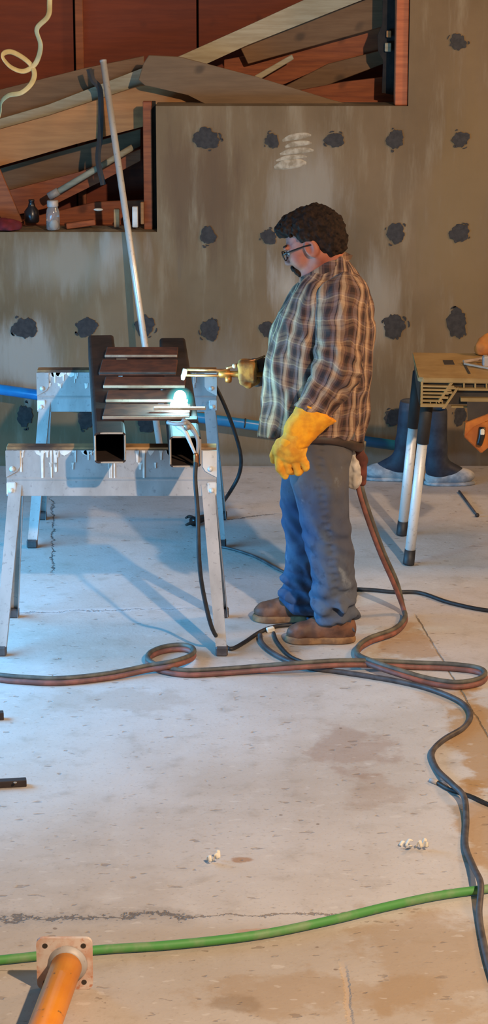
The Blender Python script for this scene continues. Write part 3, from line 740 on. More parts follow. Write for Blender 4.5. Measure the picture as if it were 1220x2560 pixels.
# twin gas hose
hp = [(W(906, 1106, 8.80), 0), (W(897, 1165, 8.86), 0), (W(900, 1215, 8.88), 0), (W(922, 1290, 8.90), 0), (W(955, 1380, 8.92), 0), (W(988, 1455, 8.96), 0)]
path = [p for p, _ in hp] + [G(1008, 1520, .03), G(1012, 1552, .016), G(985, 1580, .016), G(925, 1602, .016), G(895, 1624, .016), G(897, 1645, .018), G(935, 1662, .036), G(1000, 1684, .030), G(1070, 1704, .014), G(1140, 1714, .013), G(1195, 1706, .013), G(1213, 1690, .013), G(1190, 1676, .013),
        G(1120, 1668, .013), G(1040, 1665, .013), G(930, 1660, .024), G(840, 1660, .034), G(740, 1666, .034), G(650, 1673, .018), G(560, 1680, .013), G(470, 1684, .013), G(410, 1676, .015), G(374, 1660, .014), G(372, 1642, .013), G(405, 1626, .013), G(452, 1620, .013), G(482, 1628, .015), G(478, 1645, .022), G(430, 1662, .036), G(370, 1672, .022), G(270, 1692, .013), G(150, 1704, .013), G(40, 1700, .013), G(-120, 1688, .013), G(-500, 1700, .013), G(-1100, 1670, .013)]
t = thing('twin_hose', 'dusty red and green twin gas hose looping over the floor', 'hose', G(500, 1684))
for nm, dz, dy, m in (('hose', .010, .009, 'hosegreen'), ('hose', -.002, -.010, 'hosered')):
    q = []
    for i, p in enumerate(path):
        if i < 6: q.append(p + V((.006 if dz > 0 else -.009, dy * .8, 0)))
        else: q.append(p + V((0, dy, dz if i > 6 else 0)))
    bm = B(); tube(bm, q, .0105, 10, 1, 7); obj(nm, bm, m, t, None, True)
# grey cable
g = [(650, 1588), (654, 1606), (676, 1628), (716, 1650), (770, 1668), (840, 1678), (920, 1690), (1000, 1704), (1080, 1724), (1150, 1754), (1176, 1786), (1160, 1818), (1108, 1850), (1080, 1882), (1092, 1922), (1130, 1960), (1160, 1992), (1166, 2050), (1164, 2115), (1184, 2168), (1202, 2212), (1198, 2290), (1214, 2380), (1240, 2470), (1300, 2640), (1420, 2900), (1500, 3300)]
bm = B(); tube(bm, [G(u, v, {2212: .044, 2168: .024, 1960: .03, 1992: .03}.get(v, .011)) for u, v in g], .0105, 10, 1, 7); tag(obj('power_cable', bm, 'greycable', None, G(1080, 1882), True), 'dark grey power cable winding down the right side', 'cable')
bm = B(); tube(bm, [G(684, 1582, .008), G(694, 1606, .008), (G(722, 1638, .008)), G(756, 1654, .008), G(785, 1660, .008)], .0075, 8, 1, 6); tag(obj('short_cord', bm, 'rubber', None, G(722, 1638), True), 'short black cord from the white tag to the twin hose', 'cord')
t = thing('extension_cord', 'dark cord end with a bright plug at right', 'cord', G(1100, 1960))
bm = B(); tube(bm, [G(1092, 1955, .008), G(1120, 1972, .008), (G(1150, 1982, .008)), G(1180, 1992, .008), G(1240, 2018, .008), G(1400, 2070, .008), G(1900, 2060, .008)], .0075, 8, 1, 5); obj('cord', bm, 'rubber', t, None, True)
bm = B(); tube(bm, [G(1074, 1950, .008), G(1080, 1951, .008), G(1094, 1957, .008)], [.006, .009, .009], 10); obj('plug', bm, 'galv', t, None, True)
# green hose
bm = B(); tube(bm, [G(u, v, .015) for u, v in ((-1200, 2480), (-600, 2450), (-200, 2420), (0, 2400), (240, 2375), (430, 2362), (640, 2338), (820, 2302), (960, 2268), (1090, 2240), (1220, 2222), (1420, 2200), (1900, 2190), (2500, 2230))], .0135, 12, 1, 6)
tag(obj('air_hose', bm, 'greenhose', None, G(640, 2338), True), 'green air hose lying across the floor in front', 'hose')

# orange pipe with square flange
pl = G(163, 2474); t = thing('flanged_pipe', 'orange steel pipe with a worn square flange in front', 'pipe', pl)
yf = pl.y; cz = .078
def rsq(hw, rr, n=5):
    q = []
    for cx_, cz_, a0 in ((1, 1, 0), (-1, 1, 90), (-1, -1, 180), (1, -1, 270)):
        for k in range(n):
            an = math.radians(a0 + 90 * k / (n - 1)); q.append((cx_ * (hw - rr) + rr * math.cos(an), cz_ * (hw - rr) + rr * math.sin(an)))
    return q
bm = B(); prism(bm, [(pl.x + x, yf, cz + z) for x, z in rsq(.0775, .018)], (0, .012, 0)); obj('flange', bm, 'flange', t)
for sx in (-1, 1):
    for sz in (-1, 1):
        bm = B(); lathe(bm, (pl.x + sx * .053, yf + .001, cz + sz * .055), [(.0075, 0), (.0075, .002)], 12, (0, -1, 0)); obj('bolt_hole', bm, 'resin_dark', t)
dr = V((-.09, -1, 0)).normalized(); a = V((pl.x + .008, yf, cz))
bm = B(); tube(bm, [a, a + dr * 1.25], .043, 28); obj('pipe_tube', bm, 'pipe', t, None, True)
bm = B(); tube(bm, [a + dr * .0, a + dr * .004, a + dr * .014, a + dr * .018], [.056, .055, .047, .043], 28); obj('weld_bead', bm, 'galv', t, None, True)
bm = B(); e = a + dr * 1.25; prism(bm, [(e.x + x, e.y, cz + z) for x, z in rsq(.0775, .018)], (0, -.012, 0)); obj('flange', bm, 'flange', t)
# floor scraps
def scrap(u, v, label, seed, n):
    c = G(u, v); rnd = random.Random(seed); bm = B()
    for i in range(n):
        p0 = c + V(((i - n / 2) * .017, rnd.uniform(-.012, .012), .006)); d = V((rnd.uniform(-1, 1), rnd.uniform(-1, 1), 0)).normalized() * rnd.uniform(.014, .034)
        tube(bm, [p0, p0 + d * .5 + V((0, 0, rnd.uniform(.008, .026))), p0 + d + V((0, 0, rnd.uniform(.004, .02)))], .0065, 6, .3, 4, (d.y, -d.x, .3))
    tag(obj('paper_scrap', bm, 'paper', None, c, True), label, 'scrap')
scrap(540, 2152, 'small crumpled white scrap near the middle foreground', 3, 3)
scrap(1040, 2118, 'larger curled cream scraps at right foreground', 12, 6)
a = G(-60, 1962, .012); b = G(66, 1955, .012); bm = B(); beam(bm, a, b, .032, .024, .002); t = obj('steel_bar', bm, 'mill', None, a); tag(t, 'black flat steel bar with a hole on the floor at left', 'bar')
bm = B(); lathe(bm, G(38, 1957, .024), [(.006, 0), (.006, .002)], 10); obj('bar_hole', bm, 'bare', t)
a = G(-60, 1792, .015); b = G(9, 1788, .015); bm = B(); beam(bm, a, b, .03, .03, .002); tag(obj('steel_bar', bm, 'mill', None, a), 'second black steel bar, nearly out of frame at left', 'bar')
bm = B(); tube(bm, [G(1148, 1228, .006), G(1190, 1284, .006)], .006, 8); t = obj('shadow_streak', bm, 'greycable', None, G(1148, 1228), True); tag(t, 'short dark made-up shadow rod on the floor behind the workbench', 'streak')  # shadow mark on the floor, built as a thin dark tube
bm = B(); ball(bm, G(1193, 1288, .01), .011); obj('streak_end', bm, 'mill', t, None, True)

# ================================================================== WORKBENCH
t = thing('workbench', 'tan resin folding workbench on bright round legs', 'workbench', (1.25, 9.95, 0))
zt = .90; yfr, ybk = 9.62, 10.22; xl = W(1046, 935, yfr).x; xr = xl + 1.25
dyr = -.10                                                 # front edge comes slightly nearer to the right
xlb = W(1031, 896, ybk).x
bm = B(); pts = [V((xl + .02, yfr, zt)), V((xr, yfr + dyr, zt)), V((xr, ybk + dyr, zt)), V((xlb, ybk, zt)), V((xlb - .0, ybk - .02, zt)), V((xl, yfr + .025, zt))]
prism(bm, [p - V((0, 0, .022)) for p in pts], (0, 0, .022)); bmesh.ops.bevel(bm, geom=list(bm.edges), offset=.004, segments=2, affect='EDGES'); top = obj('table_top', bm, 'resin', t)
fy = lambda x: yfr + dyr * (x - xl) / (xr - xl)
def fbox(x0, x1_, z0, z1, d0, d1, m, name):
    bm = B(); A = [(x0, fy(x0) + d0, z0), (x1_, fy(x1_) + d0, z0), (x1_, fy(x1_) + d0, z1), (x0, fy(x0) + d0, z1)]
    prism(bm, A, (0, d1 - d0, 0)); return obj(name, bm, m, t)
fbox(xl + .012, xr - .012, .776, .880, .03, .07, 'resin_dark', 'apron')
bm = B(); prism(bm, [(xl + .008, yfr + .02, .772), (xl + .008, yfr + .02, .88), (xlb + .008, ybk - .02, .88), (xlb + .008, ybk - .02, .80)], (.02, 0, 0)); obj('end_panel', bm, 'resin_dark', t)
px = 5500 / 9.95
for i, z in enumerate((.861, .845, .829, .813, .795)):
    fbox(xl + .012, xl + .16 - i * .012, z - .004, z + .004, .004, .034, 'resin', 'rib')
fbox(xl + .012, xl + .128, .768, .782, .0, .034, 'resin', 'bottom_rail')
fbox(xl + .012, xl + .022, .772, .882, .006, .034, 'resin', 'corner_web')
for k in range(3): fbox(xl + .055 + k * .026, xl + .06 + k * .026, .782, .792, .01, .03, 'resin', 'web')
bm = B(); x0 = xl + .108; prism(bm, [(x0, fy(x0) - .002, .762), (x0 + .012, fy(x0) - .002, .762), (x0 + .075, fy(x0) - .002, .858), (x0 + .062, fy(x0) - .002, .858)], (0, .04, 0)); obj('diagonal_web', bm, 'resin', t)
bm = B(); x0 = xl + .075; prism(bm, [(x0 + .012, fy(x0) - .001, .792), (x0 + .02, fy(x0) - .001, .786), (x0 + .08, fy(x0) - .001, .878), (x0 + .066, fy(x0) - .001, .878)], (0, .036, 0)); obj('diagonal_web', bm, 'resin', t)
for s in (.25, .55, .8):
    z = .79 + s * .08; x0 = xl + .085 + s * .06; fbox(x0, x0 + .035, z - .004, z + .005, .002, .03, 'resin', 'web')
fbox(xl + .178, xr - .02, .846, .856, .0, .034, 'resin', 'rail')
fbox(xl + .15, xr - .02, .766, .773, .004, .034, 'resin', 'bottom_rail')
fbox(xl + .19, xr - .1, .796, .812, .0, .03, 'resin', 'latch_bar')
for k in range(7): fbox(xl + .2 + k * .05, xl + .207 + k * .05, .856, .88, .008, .034, 'resin', 'web')
def bleg(foot, topp, zc, nm='leg'):
    d = (topp - foot).normalized(); c = foot + d * (zc / d.z)
    bm = B(); tube(bm, [foot + d * .02, c + d * .02], .0235, 18); lg = obj(nm, bm, 'leg_metal', t, None, True)
    bm = B(); tube(bm, [c, topp], .029, 18); obj('leg_sleeve', bm, 'sleeve', lg, None, True)
    bm = B(); tube(bm, [foot + V((0, 0, .004)), foot + d * .012, foot + d * .075], [.027, .027, .0255], 18); obj('foot', bm, 'rubber', lg, None, True)
f1 = G(1021, 1412); t1 = W(1069, 1000, f1.y - .02); bleg(f1, V((t1.x, t1.y, .79)), W(1058, 1106, f1.y).z)
f2 = G(1004, 1338); t2 = W(1046, 985, f2.y - .08); bleg(f2, V((t2.x, t2.y, .82)), W(1038, 1062, f2.y).z)
bleg(V((xr - .02, f1.y - .05, 0)), V((xr - .08, t1.y - .05, .80)), .55); bleg(V((xr - .02, f2.y - .05, 0)), V((xr - .08, t2.y - .05, .80)), .55)
bm = B(); q = G(1122, 906, zt + .001); cbox(bm, q, (.045, .10, .003)); obj('clamp_slot', bm, 'resin_dark', t)
bm = B(); a, b = G(1160, 908, zt + .002), G(1174, 934, zt + .002); beam(bm, a, b, .009, .003); obj('groove', bm, 'resin_dark', t)
# tools on the bench
t = thing('bar_clamp', 'pale metal bar clamp lying on the tan workbench', 'clamp', G(1180, 905, zt))
bm = B(); beam(bm, G(1158, 904, zt + .012), G(1260, 888, zt + .03), .016, .012, .002); obj('clamp_bar', bm, 'bare', t)
bm = B(); beam(bm, G(1160, 909, zt + .008), G(1260, 928, zt + .008), .010, .01, .002); obj('clamp_rod', bm, 'bare', t)
bm = B(); cbox(bm, G(1214, 903, zt + .028), (.028, .05, .05), .006); obj('clamp_head', bm, 'galv', t)
t = thing('work_glove', 'orange leather glove slumped at the back of the workbench', 'glove', G(1215, 886, zt)); o = ORG[t]
def fglove(p):
    d = ell(p, (o.x + .03, o.y, o.z + .045), (.075, .05, .055)); d = smin(d, ell(p, (o.x + .0, o.y, o.z + .02), (.05, .05, .03)), .03)
    for k in range(4): d = smin(d, rcone(p, (o.x + .05, o.y - .03 + k * .02, o.z + .06), (o.x + .13, o.y - .045 + k * .03, o.z + .05 - .01 * k), .017, .014), .01)
    return smax(d + vnoise(p[0] * 40, p[1] * 40, p[2] * 40) * .008, o.z + .001 - p[2], .004)
g_ = sdf_obj('glove_body', fglove, (o.x - .07, o.y - .09, o.z - .005), (o.x + .17, o.y + .09, o.z + .12), .005, 'orange', t)
# pouch hanging under the bench
yp = 9.54; o = W(1203, 1060, yp); t = thing('tool_pouch', 'orange leather pouch with a hammer hanging under the workbench', 'pouch', o)
bm = B(); prism(bm, [W(u, v, yp) for u, v in ((1163, 1058), (1160, 1092), (1203, 1134), (1262, 1086), (1240, 1050))], (0, .03, 0)); bmesh.ops.bevel(bm, geom=list(bm.edges), offset=.004, segments=2, affect='EDGES'); obj('pouch_body', bm, 'orange', t)
bm = B(); prism(bm, [W(u, v, yp - .004) for u, v in ((1164, 1058), (1161, 1090), (1182, 1068), (1240, 1042), (1236, 1030))], (0, .04, 0)); obj('flap', bm, 'orange', t)
bm = B(); prism(bm, [W(u, v, yp + .012) for u, v in ((1168, 1005), (1170, 1060), (1240, 1060), (1240, 1005))], (0, .006, 0)); obj('hanger_strap', bm, 'resin_dark', t)
bm = B(); tube(bm, [W(1206, 1068, yp - .012), W(1204, 1090, yp - .016), W(1198, 1112, yp - .014)], [.014, .015, .013], 10, 1, 4, (0, 1, 0)); obj('hammer_grip', bm, 'blackplastic', t, None, True)
bm = B(); cbox(bm, W(1206, 1080, yp - .026), (.018, .012, .026), .003); obj('grip_band', bm, 'paper', t)

# ================================================================== RUBBER BOOTS BY THE WALL
def wellington(base, sx, ztop, label, lean):
    t = thing('rubber_boot', label, 'boot', base, 'pair of empty rubber boots'); b = V(base)
    # toe points sx along X
    def shaft(p):
        d = chain(p, [(b.x, b.y, .07), (b.x + lean * .4, b.y, .20), (b.x + lean, b.y + .02, ztop)], (.058, .056, .068), .02)
        d = smax(d, p[2] - ztop + .0, .004); d = smax(d, .055 - p[2], .01)
        inner = chain(p, [(b.x + lean * .6, b.y, .24), (b.x + lean, b.y + .02, ztop + .05)], (.038, .052), .02)
        d = smax(d, -inner, .004)
        d = smin(d, rcone(p, (b.x + sx * .01, b.y, .09), (b.x + sx * .11, b.y, .055), .056, .04), .03)
        return d + vnoise(p[0] * 20, p[1] * 20, p[2] * 14) * .005
    def foot(p):
        d = smin(ell(p, (b.x + sx * .10, b.y, .045), (.10, .052, .045)), ell(p, (b.x, b.y, .04), (.065, .05, .05)), .03)
        return smax(d, .004 - p[2], .004)
    xs_ = sorted((b.x - sx * .10, b.x + sx * .24))
    sdf_obj('boot_shaft', shaft, (xs_[0] - .06, b.y - .1, 0), (xs_[1], b.y + .12, ztop + .03), .007, 'navy', t)
    f_ = sdf_obj('boot_foot', foot, (xs_[0], b.y - .08, 0), (xs_[1], b.y + .08, .11), .006, 'dusty', t)
    def sole(p): return smax(smax(smin(ell(p, (b.x + sx * .10, b.y, .0), (.108, .057, .04)), ell(p, (b.x, b.y, .0), (.07, .055, .04)), .03), p[2] - .018, .003), .001 - p[2], .002)
    sdf_obj('sole', sole, (xs_[0], b.y - .09, -.005), (xs_[1] + .01, b.y + .09, .03), .006, 'dusty', f_)
zb = W(1015, 1000, 11.38).z
wellington(G(1005, 1198), -1, zb, 'dusty navy rubber boot by the wall, toe pointing left', .05)
wellington(G(1092, 1210), 1, zb - .02, 'dusty navy rubber boot behind the bench legs, toe pointing right', -.02)

# ================================================================== THE WELDER
YM = 8.75; arr = lambda v: (v.x, v.y, v.z)
root_loc = V((.23, YM, 0))
# --- head frame: local (forward, left, up); he faces -X, his left side toward the camera
pit, yaw = math.radians(24), math.radians(13)
fw = V((-math.cos(pit) * math.cos(yaw), math.sin(yaw) * math.cos(pit), -math.sin(pit)))
lf = V((-math.sin(yaw), -math.cos(yaw), 0)).normalized(); upv = fw.cross(lf).normalized()
if upv.z < 0: upv = -upv
HO = W(782, 608, YM); HS = 1.07
def hl(p):
    dx, dy, dz = p[0] - HO.x, p[1] - HO.y, p[2] - HO.z
    return tuple((dx * a.x + dy * a.y + dz * a.z) / HS for a in (fw, lf, upv))
def hw(f, l, u): return HO + (fw * f + lf * l + upv * u) * HS
def head(p):
    q = hl(p)
    d = ell(q, (-.012, 0, .035), (.100, .079, .092))
    d = smin(d, ell(q, (.036, 0, -.035), (.064, .062, .088)), .03)
    for s in (-1, 1):
        d = smin(d, rcone(q, (-.012, s * .052, -.055), (.062, s * .018, -.122), .028, .027), .02)
        d = smin(d, ell(q, (.062, s * .038, -.028), (.034, .030, .034)), .02)
        d = smax(d, -ell(q, (.108, s * .033, .004), (.022, .020, .014)), .012)
        d = smin(d, ell(q, (.090, s * .030, .022), (.014, .026, .009)), .01)
        e = smax(ell(q, (-.008, s * .083, -.010), (.027, .011, .037)), -ell(q, (-.002, s * .094, -.004), (.014, .010, .022)), .006)
        d = smin(d, e, .006)
        d = smin(d, ell(q, (.103, s * .013, -.038), (.012, .010, .009)), .006)
    d = smin(d, ell(q, (.078, 0, -.126), (.025, .030, .023)), .02)
    d = smin(d, rcone(q, (.094, 0, .012), (.116, 0, -.030), .010, .014), .012)
    d = smin(d, ell(q, (.096, 0, -.066), (.014, .024, .008)), .006)
    d = smin(d, ell(q, (.092, 0, -.079), (.013, .020, .008)), .006)
    d = smin(d, ell(q, (.030, 0, -.118), (.060, .058, .040)), .03)       # under the chin
    return d
nb = W(838, 700, YM)
def neck(p): return rcone(p, arr(hw(-.035, 0, -.03)), arr(nb), .070, .058)

# silhouettes (v, u front, u back, half width in Y)
TOR = [(632, 818, 862, .066), (650, 800, 872, .085), (672, 776, 888, .125), (696, 752, 904, .165), (720, 735, 918, .190), (748, 716, 927, .204), (785, 694, 931, .206), (820, 684, 932, .204), (860, 670, 932, .206), (900, 661, 930, .212), (950, 656, 927, .214), (1000, 652, 922, .212), (1050, 649, 914, .208), (1100, 646, 905, .204)]
def prof(tab, Y, dx=0.0, dy=0.0):
    zs, cx, ax, ay = [], [], [], []
    for v, a, b, h in tab:
        A, C = W(a, v, Y), W(b, v, Y); zs.append(A.z); cx.append((A.x + C.x) / 2); ax.append((C.x - A.x) / 2 - dx); ay.append(h - dy)
    return zs, cx, ax, ay
def torso(p, shrink=0.0, cap=.01):
    zs, cx, ax, ay = prof(TOR, YM, shrink, shrink)
    return loft(p, zs, cx, ax, [YM] * len(zs), ay, 2.25, cap)
# arms: shoulder, elbow, wrist
SN, EN, WN = W(858, 748, YM - .17), W(846, 920, YM - .265), W(778, 1034, YM - .30)
SF, EF, WF = W(840, 742, YM + .17), W(745, 915, YM + .25), W(655, 930, YM + .16)
NLEG = [(1085, 730, 880, .098), (1130, 728, 873, .104), (1170, 722, 869, .108), (1210, 723, 868, .108), (1250, 737, 868, .102), (1290, 748, 872, .098), (1330, 757, 877, .094), (1370, 765, 880, .090), (1410, 775, 882, .086), (1450, 786, 884, .083), (1490, 782, 886, .084), (1520, 784, 887, .084), (1545, 796, 888, .082), (1572, 806, 889, .078)]
FLEG = [(1085, 700, 850, .098), (1130, 698, 850, .104), (1170, 698, 850, .106), (1210, 700, 850, .102), (1250, 704, 848, .098), (1290, 709, 846, .094), (1330, 714, 842, .090), (1370, 716, 838, .086), (1410, 716, 832, .082), (1450, 713, 826, .080), (1490, 709, 818, .080), (1512, 712, 806, .078), (1535, 722, 800, .072)]
YN, YF = YM - .135, YM + .14
def legs(p, sh=0.0):
    d = None
    for tab, Y, y0 in ((NLEG, YN, YM - .098), (FLEG, YF, YM + .098)):
        zs, cx, ax, ay = prof(tab, Y, sh, sh)
        zt_, zb_ = max(zs), min(zs); cy = [y0 + (Y - y0) * (zt_ - z) / (zt_ - zb_) for z in zs]
        q = loft(p, zs, cx, ax, cy, ay, 2.2, .012); d = q if d is None else smin(d, q, .025)
    return d
def hips(p, sh=0.0):
    a = [W(700, 1020, YM), W(690, 1080, YM), W(712, 1130, YM), W(770, 1165, YM)]; b = [W(905, 1020, YM), W(895, 1080, YM), W(884, 1130, YM), W(864, 1165, YM)]
    return loft(p, [q.z for q in a], [(q.x + r.x) / 2 for q, r in zip(a, b)], [(r.x - q.x) / 2 - sh for q, r in zip(a, b)], [YM] * 4, [.185 - sh, .192 - sh, .190 - sh, .12 - sh], 2.3, .015)

# --- body: one continuous surface from head to ankles
xs_ = np.arange(-.06, .56, .005); ys_ = np.arange(YM - .36, YM + .36, .005)
zlo = np.arange(.03, 1.42, .014); zhi = np.arange(zlo[-1] + .0035, 1.86, .0035)
def body_low(p):
    d = smax(torso(p, .022), W(646, 1060, YM).z - p[2], .02)
    d = smin(d, chain(p, [arr(SN), arr(EN), arr(WN)], (.062, .048, .036), .02), .02)
    d = smin(d, chain(p, [arr(SF), arr(EF), arr(WF)], (.062, .048, .036), .02), .02)
    d = smin(d, smax(smin(legs(p, .030), hips(p, .02), .02), .13 - p[2], .02), .03)
    return smin(d, neck(p), .03)
pl_ = mesh3([xs_, ys_, zlo]); ph_ = mesh3([xs_, ys_, zhi])
D = np.concatenate([smin(body_low(pl_), head(pl_), .03), smin(smin(torso(ph_, .022), neck(ph_), .03), head(ph_), .025)], 2)
v_, f_ = snet(D, [xs_, ys_, np.concatenate([zlo, zhi])])
man = raw_obj('person', v_, f_, 'skin', None, root_loc)
tag(man, 'person in brown plaid shirt, jeans and yellow gloves holding a cutting torch', 'person')

# --- hair, brows, moustache, eyes, glasses
def hair(p):
    q = hl(p)
    d = ell(q, (-.018, 0, .046), (.112, .096, .092))
    d = smin(d, ell(q, (.052, 0, .086), (.056, .070, .042)), .03)
    d = smin(d, ell(q, (-.062, 0, -.012), (.066, .078, .078)), .03)
    n = vnoise(q[0] * 30, q[1] * 30, q[2] * 30) * .014 + vnoise(q[0] * 75, q[1] * 75, q[2] * 75) * .010 + vnoise(q[0] * 170, q[1] * 150, q[2] * 150) * .005
    d = d + n
    face = smax(.028 - q[0], q[2] - .048 - (q[0] - .03) * .26 - vnoise(q[0] * 70, q[1] * 70, q[2] * 0) * .03, .02)      # forehead and temples stay bare
    d = smax(d, -face, .022)
    ear = ell(q, (.004, 0, -.022), (.038, .2, .046)); d = smax(d, -ear, .008)
    d = smax(d, -smax(-.02 - q[0], q[2] + .03, .01), .01)
    return smax(d, -.078 - q[2] + .0 * q[0], .01)
c = HO
sdf_obj('hair', hair, (c.x - .2, c.y - .13, c.z - .14), (c.x + .19, c.y + .13, c.z + .21), .0036, 'hair', man)
def blobs(name, L, m, step=.0025):
    def fn(p):
        q = hl(p); d = None
        for cc, rr in L: e = ell(q, cc, rr); d = e if d is None else smin(d, e, .006)
        return d + vnoise(q[0] * 160, q[1] * 160, q[2] * 160) * .003
    pts = np.array([arr(hw(*cc)) for cc, rr in L]); R = max(max(rr) for cc, rr in L) * 1.2
    return sdf_obj(name, fn, tuple(pts.min(0) - R), tuple(pts.max(0) + R), step, m, man)
blobs('moustache', [((.106, 0, -.054), (.010, .018, .008)), ((.100, .018, -.060), (.012, .016, .011)), ((.100, -.018, -.060), (.012, .016, .011)), ((.091, .032, -.073), (.011, .011, .015)), ((.091, -.032, -.073), (.011, .011, .015)), ((.086, .036, -.088), (.007, .007, .010)), ((.086, -.036, -.088), (.007, .007, .010))], 'hair')
for s in (-1, 1):
    blobs('eyebrow', [((.099, s * .024, .028), (.006, .014, .005)), ((.089, s * .042, .030), (.007, .013, .005))], 'hair')
    bm = B(); ball(bm, hw(.084, s * .033, .003), .0125 * HS); e = obj('eye', bm, 'white', man, None, True)
    bm = B(); ball(bm, hw(.0925, s * .033, .000), .0058 * HS); obj('iris', bm, 'blackplastic', e, None, True)
bm = B()
for s in (-1, 1):
    ring_ = [hw(.113 - .004 * abs(math.cos(k / 20 * 2 * math.pi)), s * (.034 + .026 * math.cos(k / 20 * 2 * math.pi)), -.002 + .018 * math.sin(k / 20 * 2 * math.pi)) for k in range(21)]
    tube(bm, ring_, .0026, 6)
    tube(bm, [hw(.110, s * .060, .005), hw(.085, s * .078, .008), hw(.02, s * .086, .006), hw(-.02, s * .086, .0)], .0032, 6, 1, 4)
tube(bm, [hw(.113, -.009, .003), hw(.117, 0, .006), hw(.113, .009, .003)], .0024, 6, 1, 4)
gl = obj('glasses', bm, 'blackplastic', man, None, True)
for s in (-1, 1):
    bm = B(); ball(bm, hw(.111, s * .034, -.002), .001, (1, 1, 1))
    bm.free(); bm = B(); prism(bm, [hw(.1115, s * (.034 + .024 * math.cos(k / 16 * 6.2832)), -.002 + .016 * math.sin(k / 16 * 6.2832)) for k in range(16)], fw * .0015); obj('lens', bm, 'lens', gl)

# --- shirt
def folds(p, amp=1.0):
    x, y, z = p
    f1 = vnoise(x * 13 + z * 2.5 + 3, y * 11, z * 3.2); f2 = vnoise(x * 26 - z * 6, y * 24, z * 8 + 5)
    return amp * (f1 * .030 + f2 * .013 + np.abs(vnoise(x * 17 + z * 5, y * 17, z * 5 + 2)) * .032 - np.abs(vnoise(x * 12 - z * 9, y * 15 + 4, z * 11)) * .018)
def fshirt(p):
    d = torso(p, 0, .012) + folds(p)
    x, y, z = p
    hem = W(646, 1094, YM).z + (YM - y) * .22 + (x - .07) * -.05
    d = smax(d, hem - z + vnoise(x * 14, y * 14, z * 0 + .5) * .012, .004)
    d = smax(d, -rcone(p, arr(nb + V((.004, 0, -.01))), arr(hw(-.03, 0, 0)), .066, .074), .006)
    return d
tz, tcx, _, _ = prof(TOR, YM)
def warp(v, k): return vnoise(v[:, 0] * 16 + k, v[:, 1] * 16, v[:, 2] * 9) * .030 + vnoise(v[:, 0] * 40 + k, v[:, 1] * 40, v[:, 2] * 24) * .012
def plaid_torso(v):
    o = np.argsort(tz); cx_ = np.interp(v[:, 2], np.array(tz)[o], np.array(tcx)[o])
    a = np.arctan2(-(v[:, 1] - YM), -(v[:, 0] - cx_))
    return np.stack([a * .235 + 10 + warp(v, 0), v[:, 2] + (v[:, 0] - .27) * .12 + 10 + warp(v, 7), 0 * a], 1)
shirt = sdf_obj('shirt', fshirt, (.0, YM - .25, .78), (.53, YM + .25, 1.62), .0065, 'plaid', man, None, plaid_torso)
def fsleeve(S_, E_, W_, r):
    def fn(p):
        d = chain(p, [arr(S_), arr(E_), arr(W_)], r, .035)
        ax = (W_ - E_).normalized(); end = (p[0] - W_.x) * ax.x + (p[1] - W_.y) * ax.y + (p[2] - W_.z) * ax.z
        d = smax(d, end, .006)
        el = np.exp(-(((p[0] - E_.x) ** 2 + (p[1] - E_.y) ** 2 + (p[2] - E_.z) ** 2) / .012))
        t_ = (p[0] * .45 + p[2]) * 95
        return d + folds(p, .8) + el * .010 * np.sin(t_ + vnoise(p[0] * 9, p[1] * 9, p[2] * 9) * 6)
    return fn
def plaid_arm(S_, E_, W_):
    def fn(v):
        out = np.zeros((len(v), 3)); best = None; off = 0
        for a, b in ((S_, E_), (E_, W_)):
            a_, d_ = np.array(a), np.array(b - a); L = np.linalg.norm(d_); d_ = d_ / L
            t_ = (v - a_) @ d_; r_ = v - a_ - t_[:, None] * d_; dist = np.linalg.norm(r_, axis=1)
            s1 = np.cross(d_, (0, 1, 0)); s1 /= np.linalg.norm(s1); s2 = np.cross(d_, s1)
            an = np.arctan2(r_ @ s1, r_ @ s2) * .085
            o_ = np.stack([an + 10 + warp(v, 3), off + t_ + 10 + warp(v, 5), 0 * an], 1)
            tc = np.clip(t_, 0, L); dd = np.sqrt(dist ** 2 + (t_ - tc) ** 2); wt = (1 / (dd ** 2 + 1e-6) ** 4)[:, None]
            out = out + o_ * wt; best = wt if best is None else best + wt
            off += L
        return out / best
    return fn
def bb(pts, r): 
    a = np.array([arr(p) for p in pts]); return tuple(a.min(0) - r), tuple(a.max(0) + r)
for S_, E_, W_, r in ((SN, EN, WN, (.100, .088, .070)), (SF, EF, WF, (.092, .072, .058))):
    lo, hi = bb((S_, E_, W_), .11); sdf_obj('sleeve', fsleeve(S_, E_, W_, r), lo, hi, .006, 'plaid', shirt, None, plaid_arm(S_, E_, W_))
# collar: a folded band round the neck, open at the throat
bm = B(); cpts = []
cb, cf = W(858, 646, YM), W(757, 712, YM)
for k in range(17):
    a = math.radians(-150 + 300 * k / 16); c0 = (cb + cf) / 2
    hx = (cb - cf) / 2
    cpts.append(c0 + hx * math.cos(a) + V((0, .083 * math.sin(a), 0)) + V((0, 0, .004)))
nrm_ = V((cb.z - cf.z, 0, -(cb.x - cf.x))); nrm_.normalize(); nrm_ = -nrm_ if nrm_.z < 0 else nrm_
prev = None
for i, p in enumerate(cpts):
    out = (p - (cb + cf) / 2).normalized()
    ringv = [bm.verts.new(p + nrm_ * .030 - out * .006), bm.verts.new(p + nrm_ * .034 + out * .002), bm.verts.new(p + nrm_ * .012 + out * .020), bm.verts.new(p - nrm_ * .016 + out * .036), bm.verts.new(p - nrm_ * .018 + out * .030), bm.verts.new(p - out * .002)]
    if prev:
        for k in range(6): bm.faces.new((prev[k], prev[(k + 1) % 6], ringv[(k + 1) % 6], ringv[k]))
    else: bm.faces.new(ringv)
    prev = ringv
bm.faces.new(prev[::-1])
cl = obj('collar', bm, 'plaid', shirt, None, True)
at = cl.data.attributes.new('plaid', 'FLOAT_VECTOR', 'POINT')
for i, vv in enumerate(cl.data.vertices): at.data[i].vector = (vv.co.x * .8 + 10.02, vv.co.z * 1 + 10.03, 0)

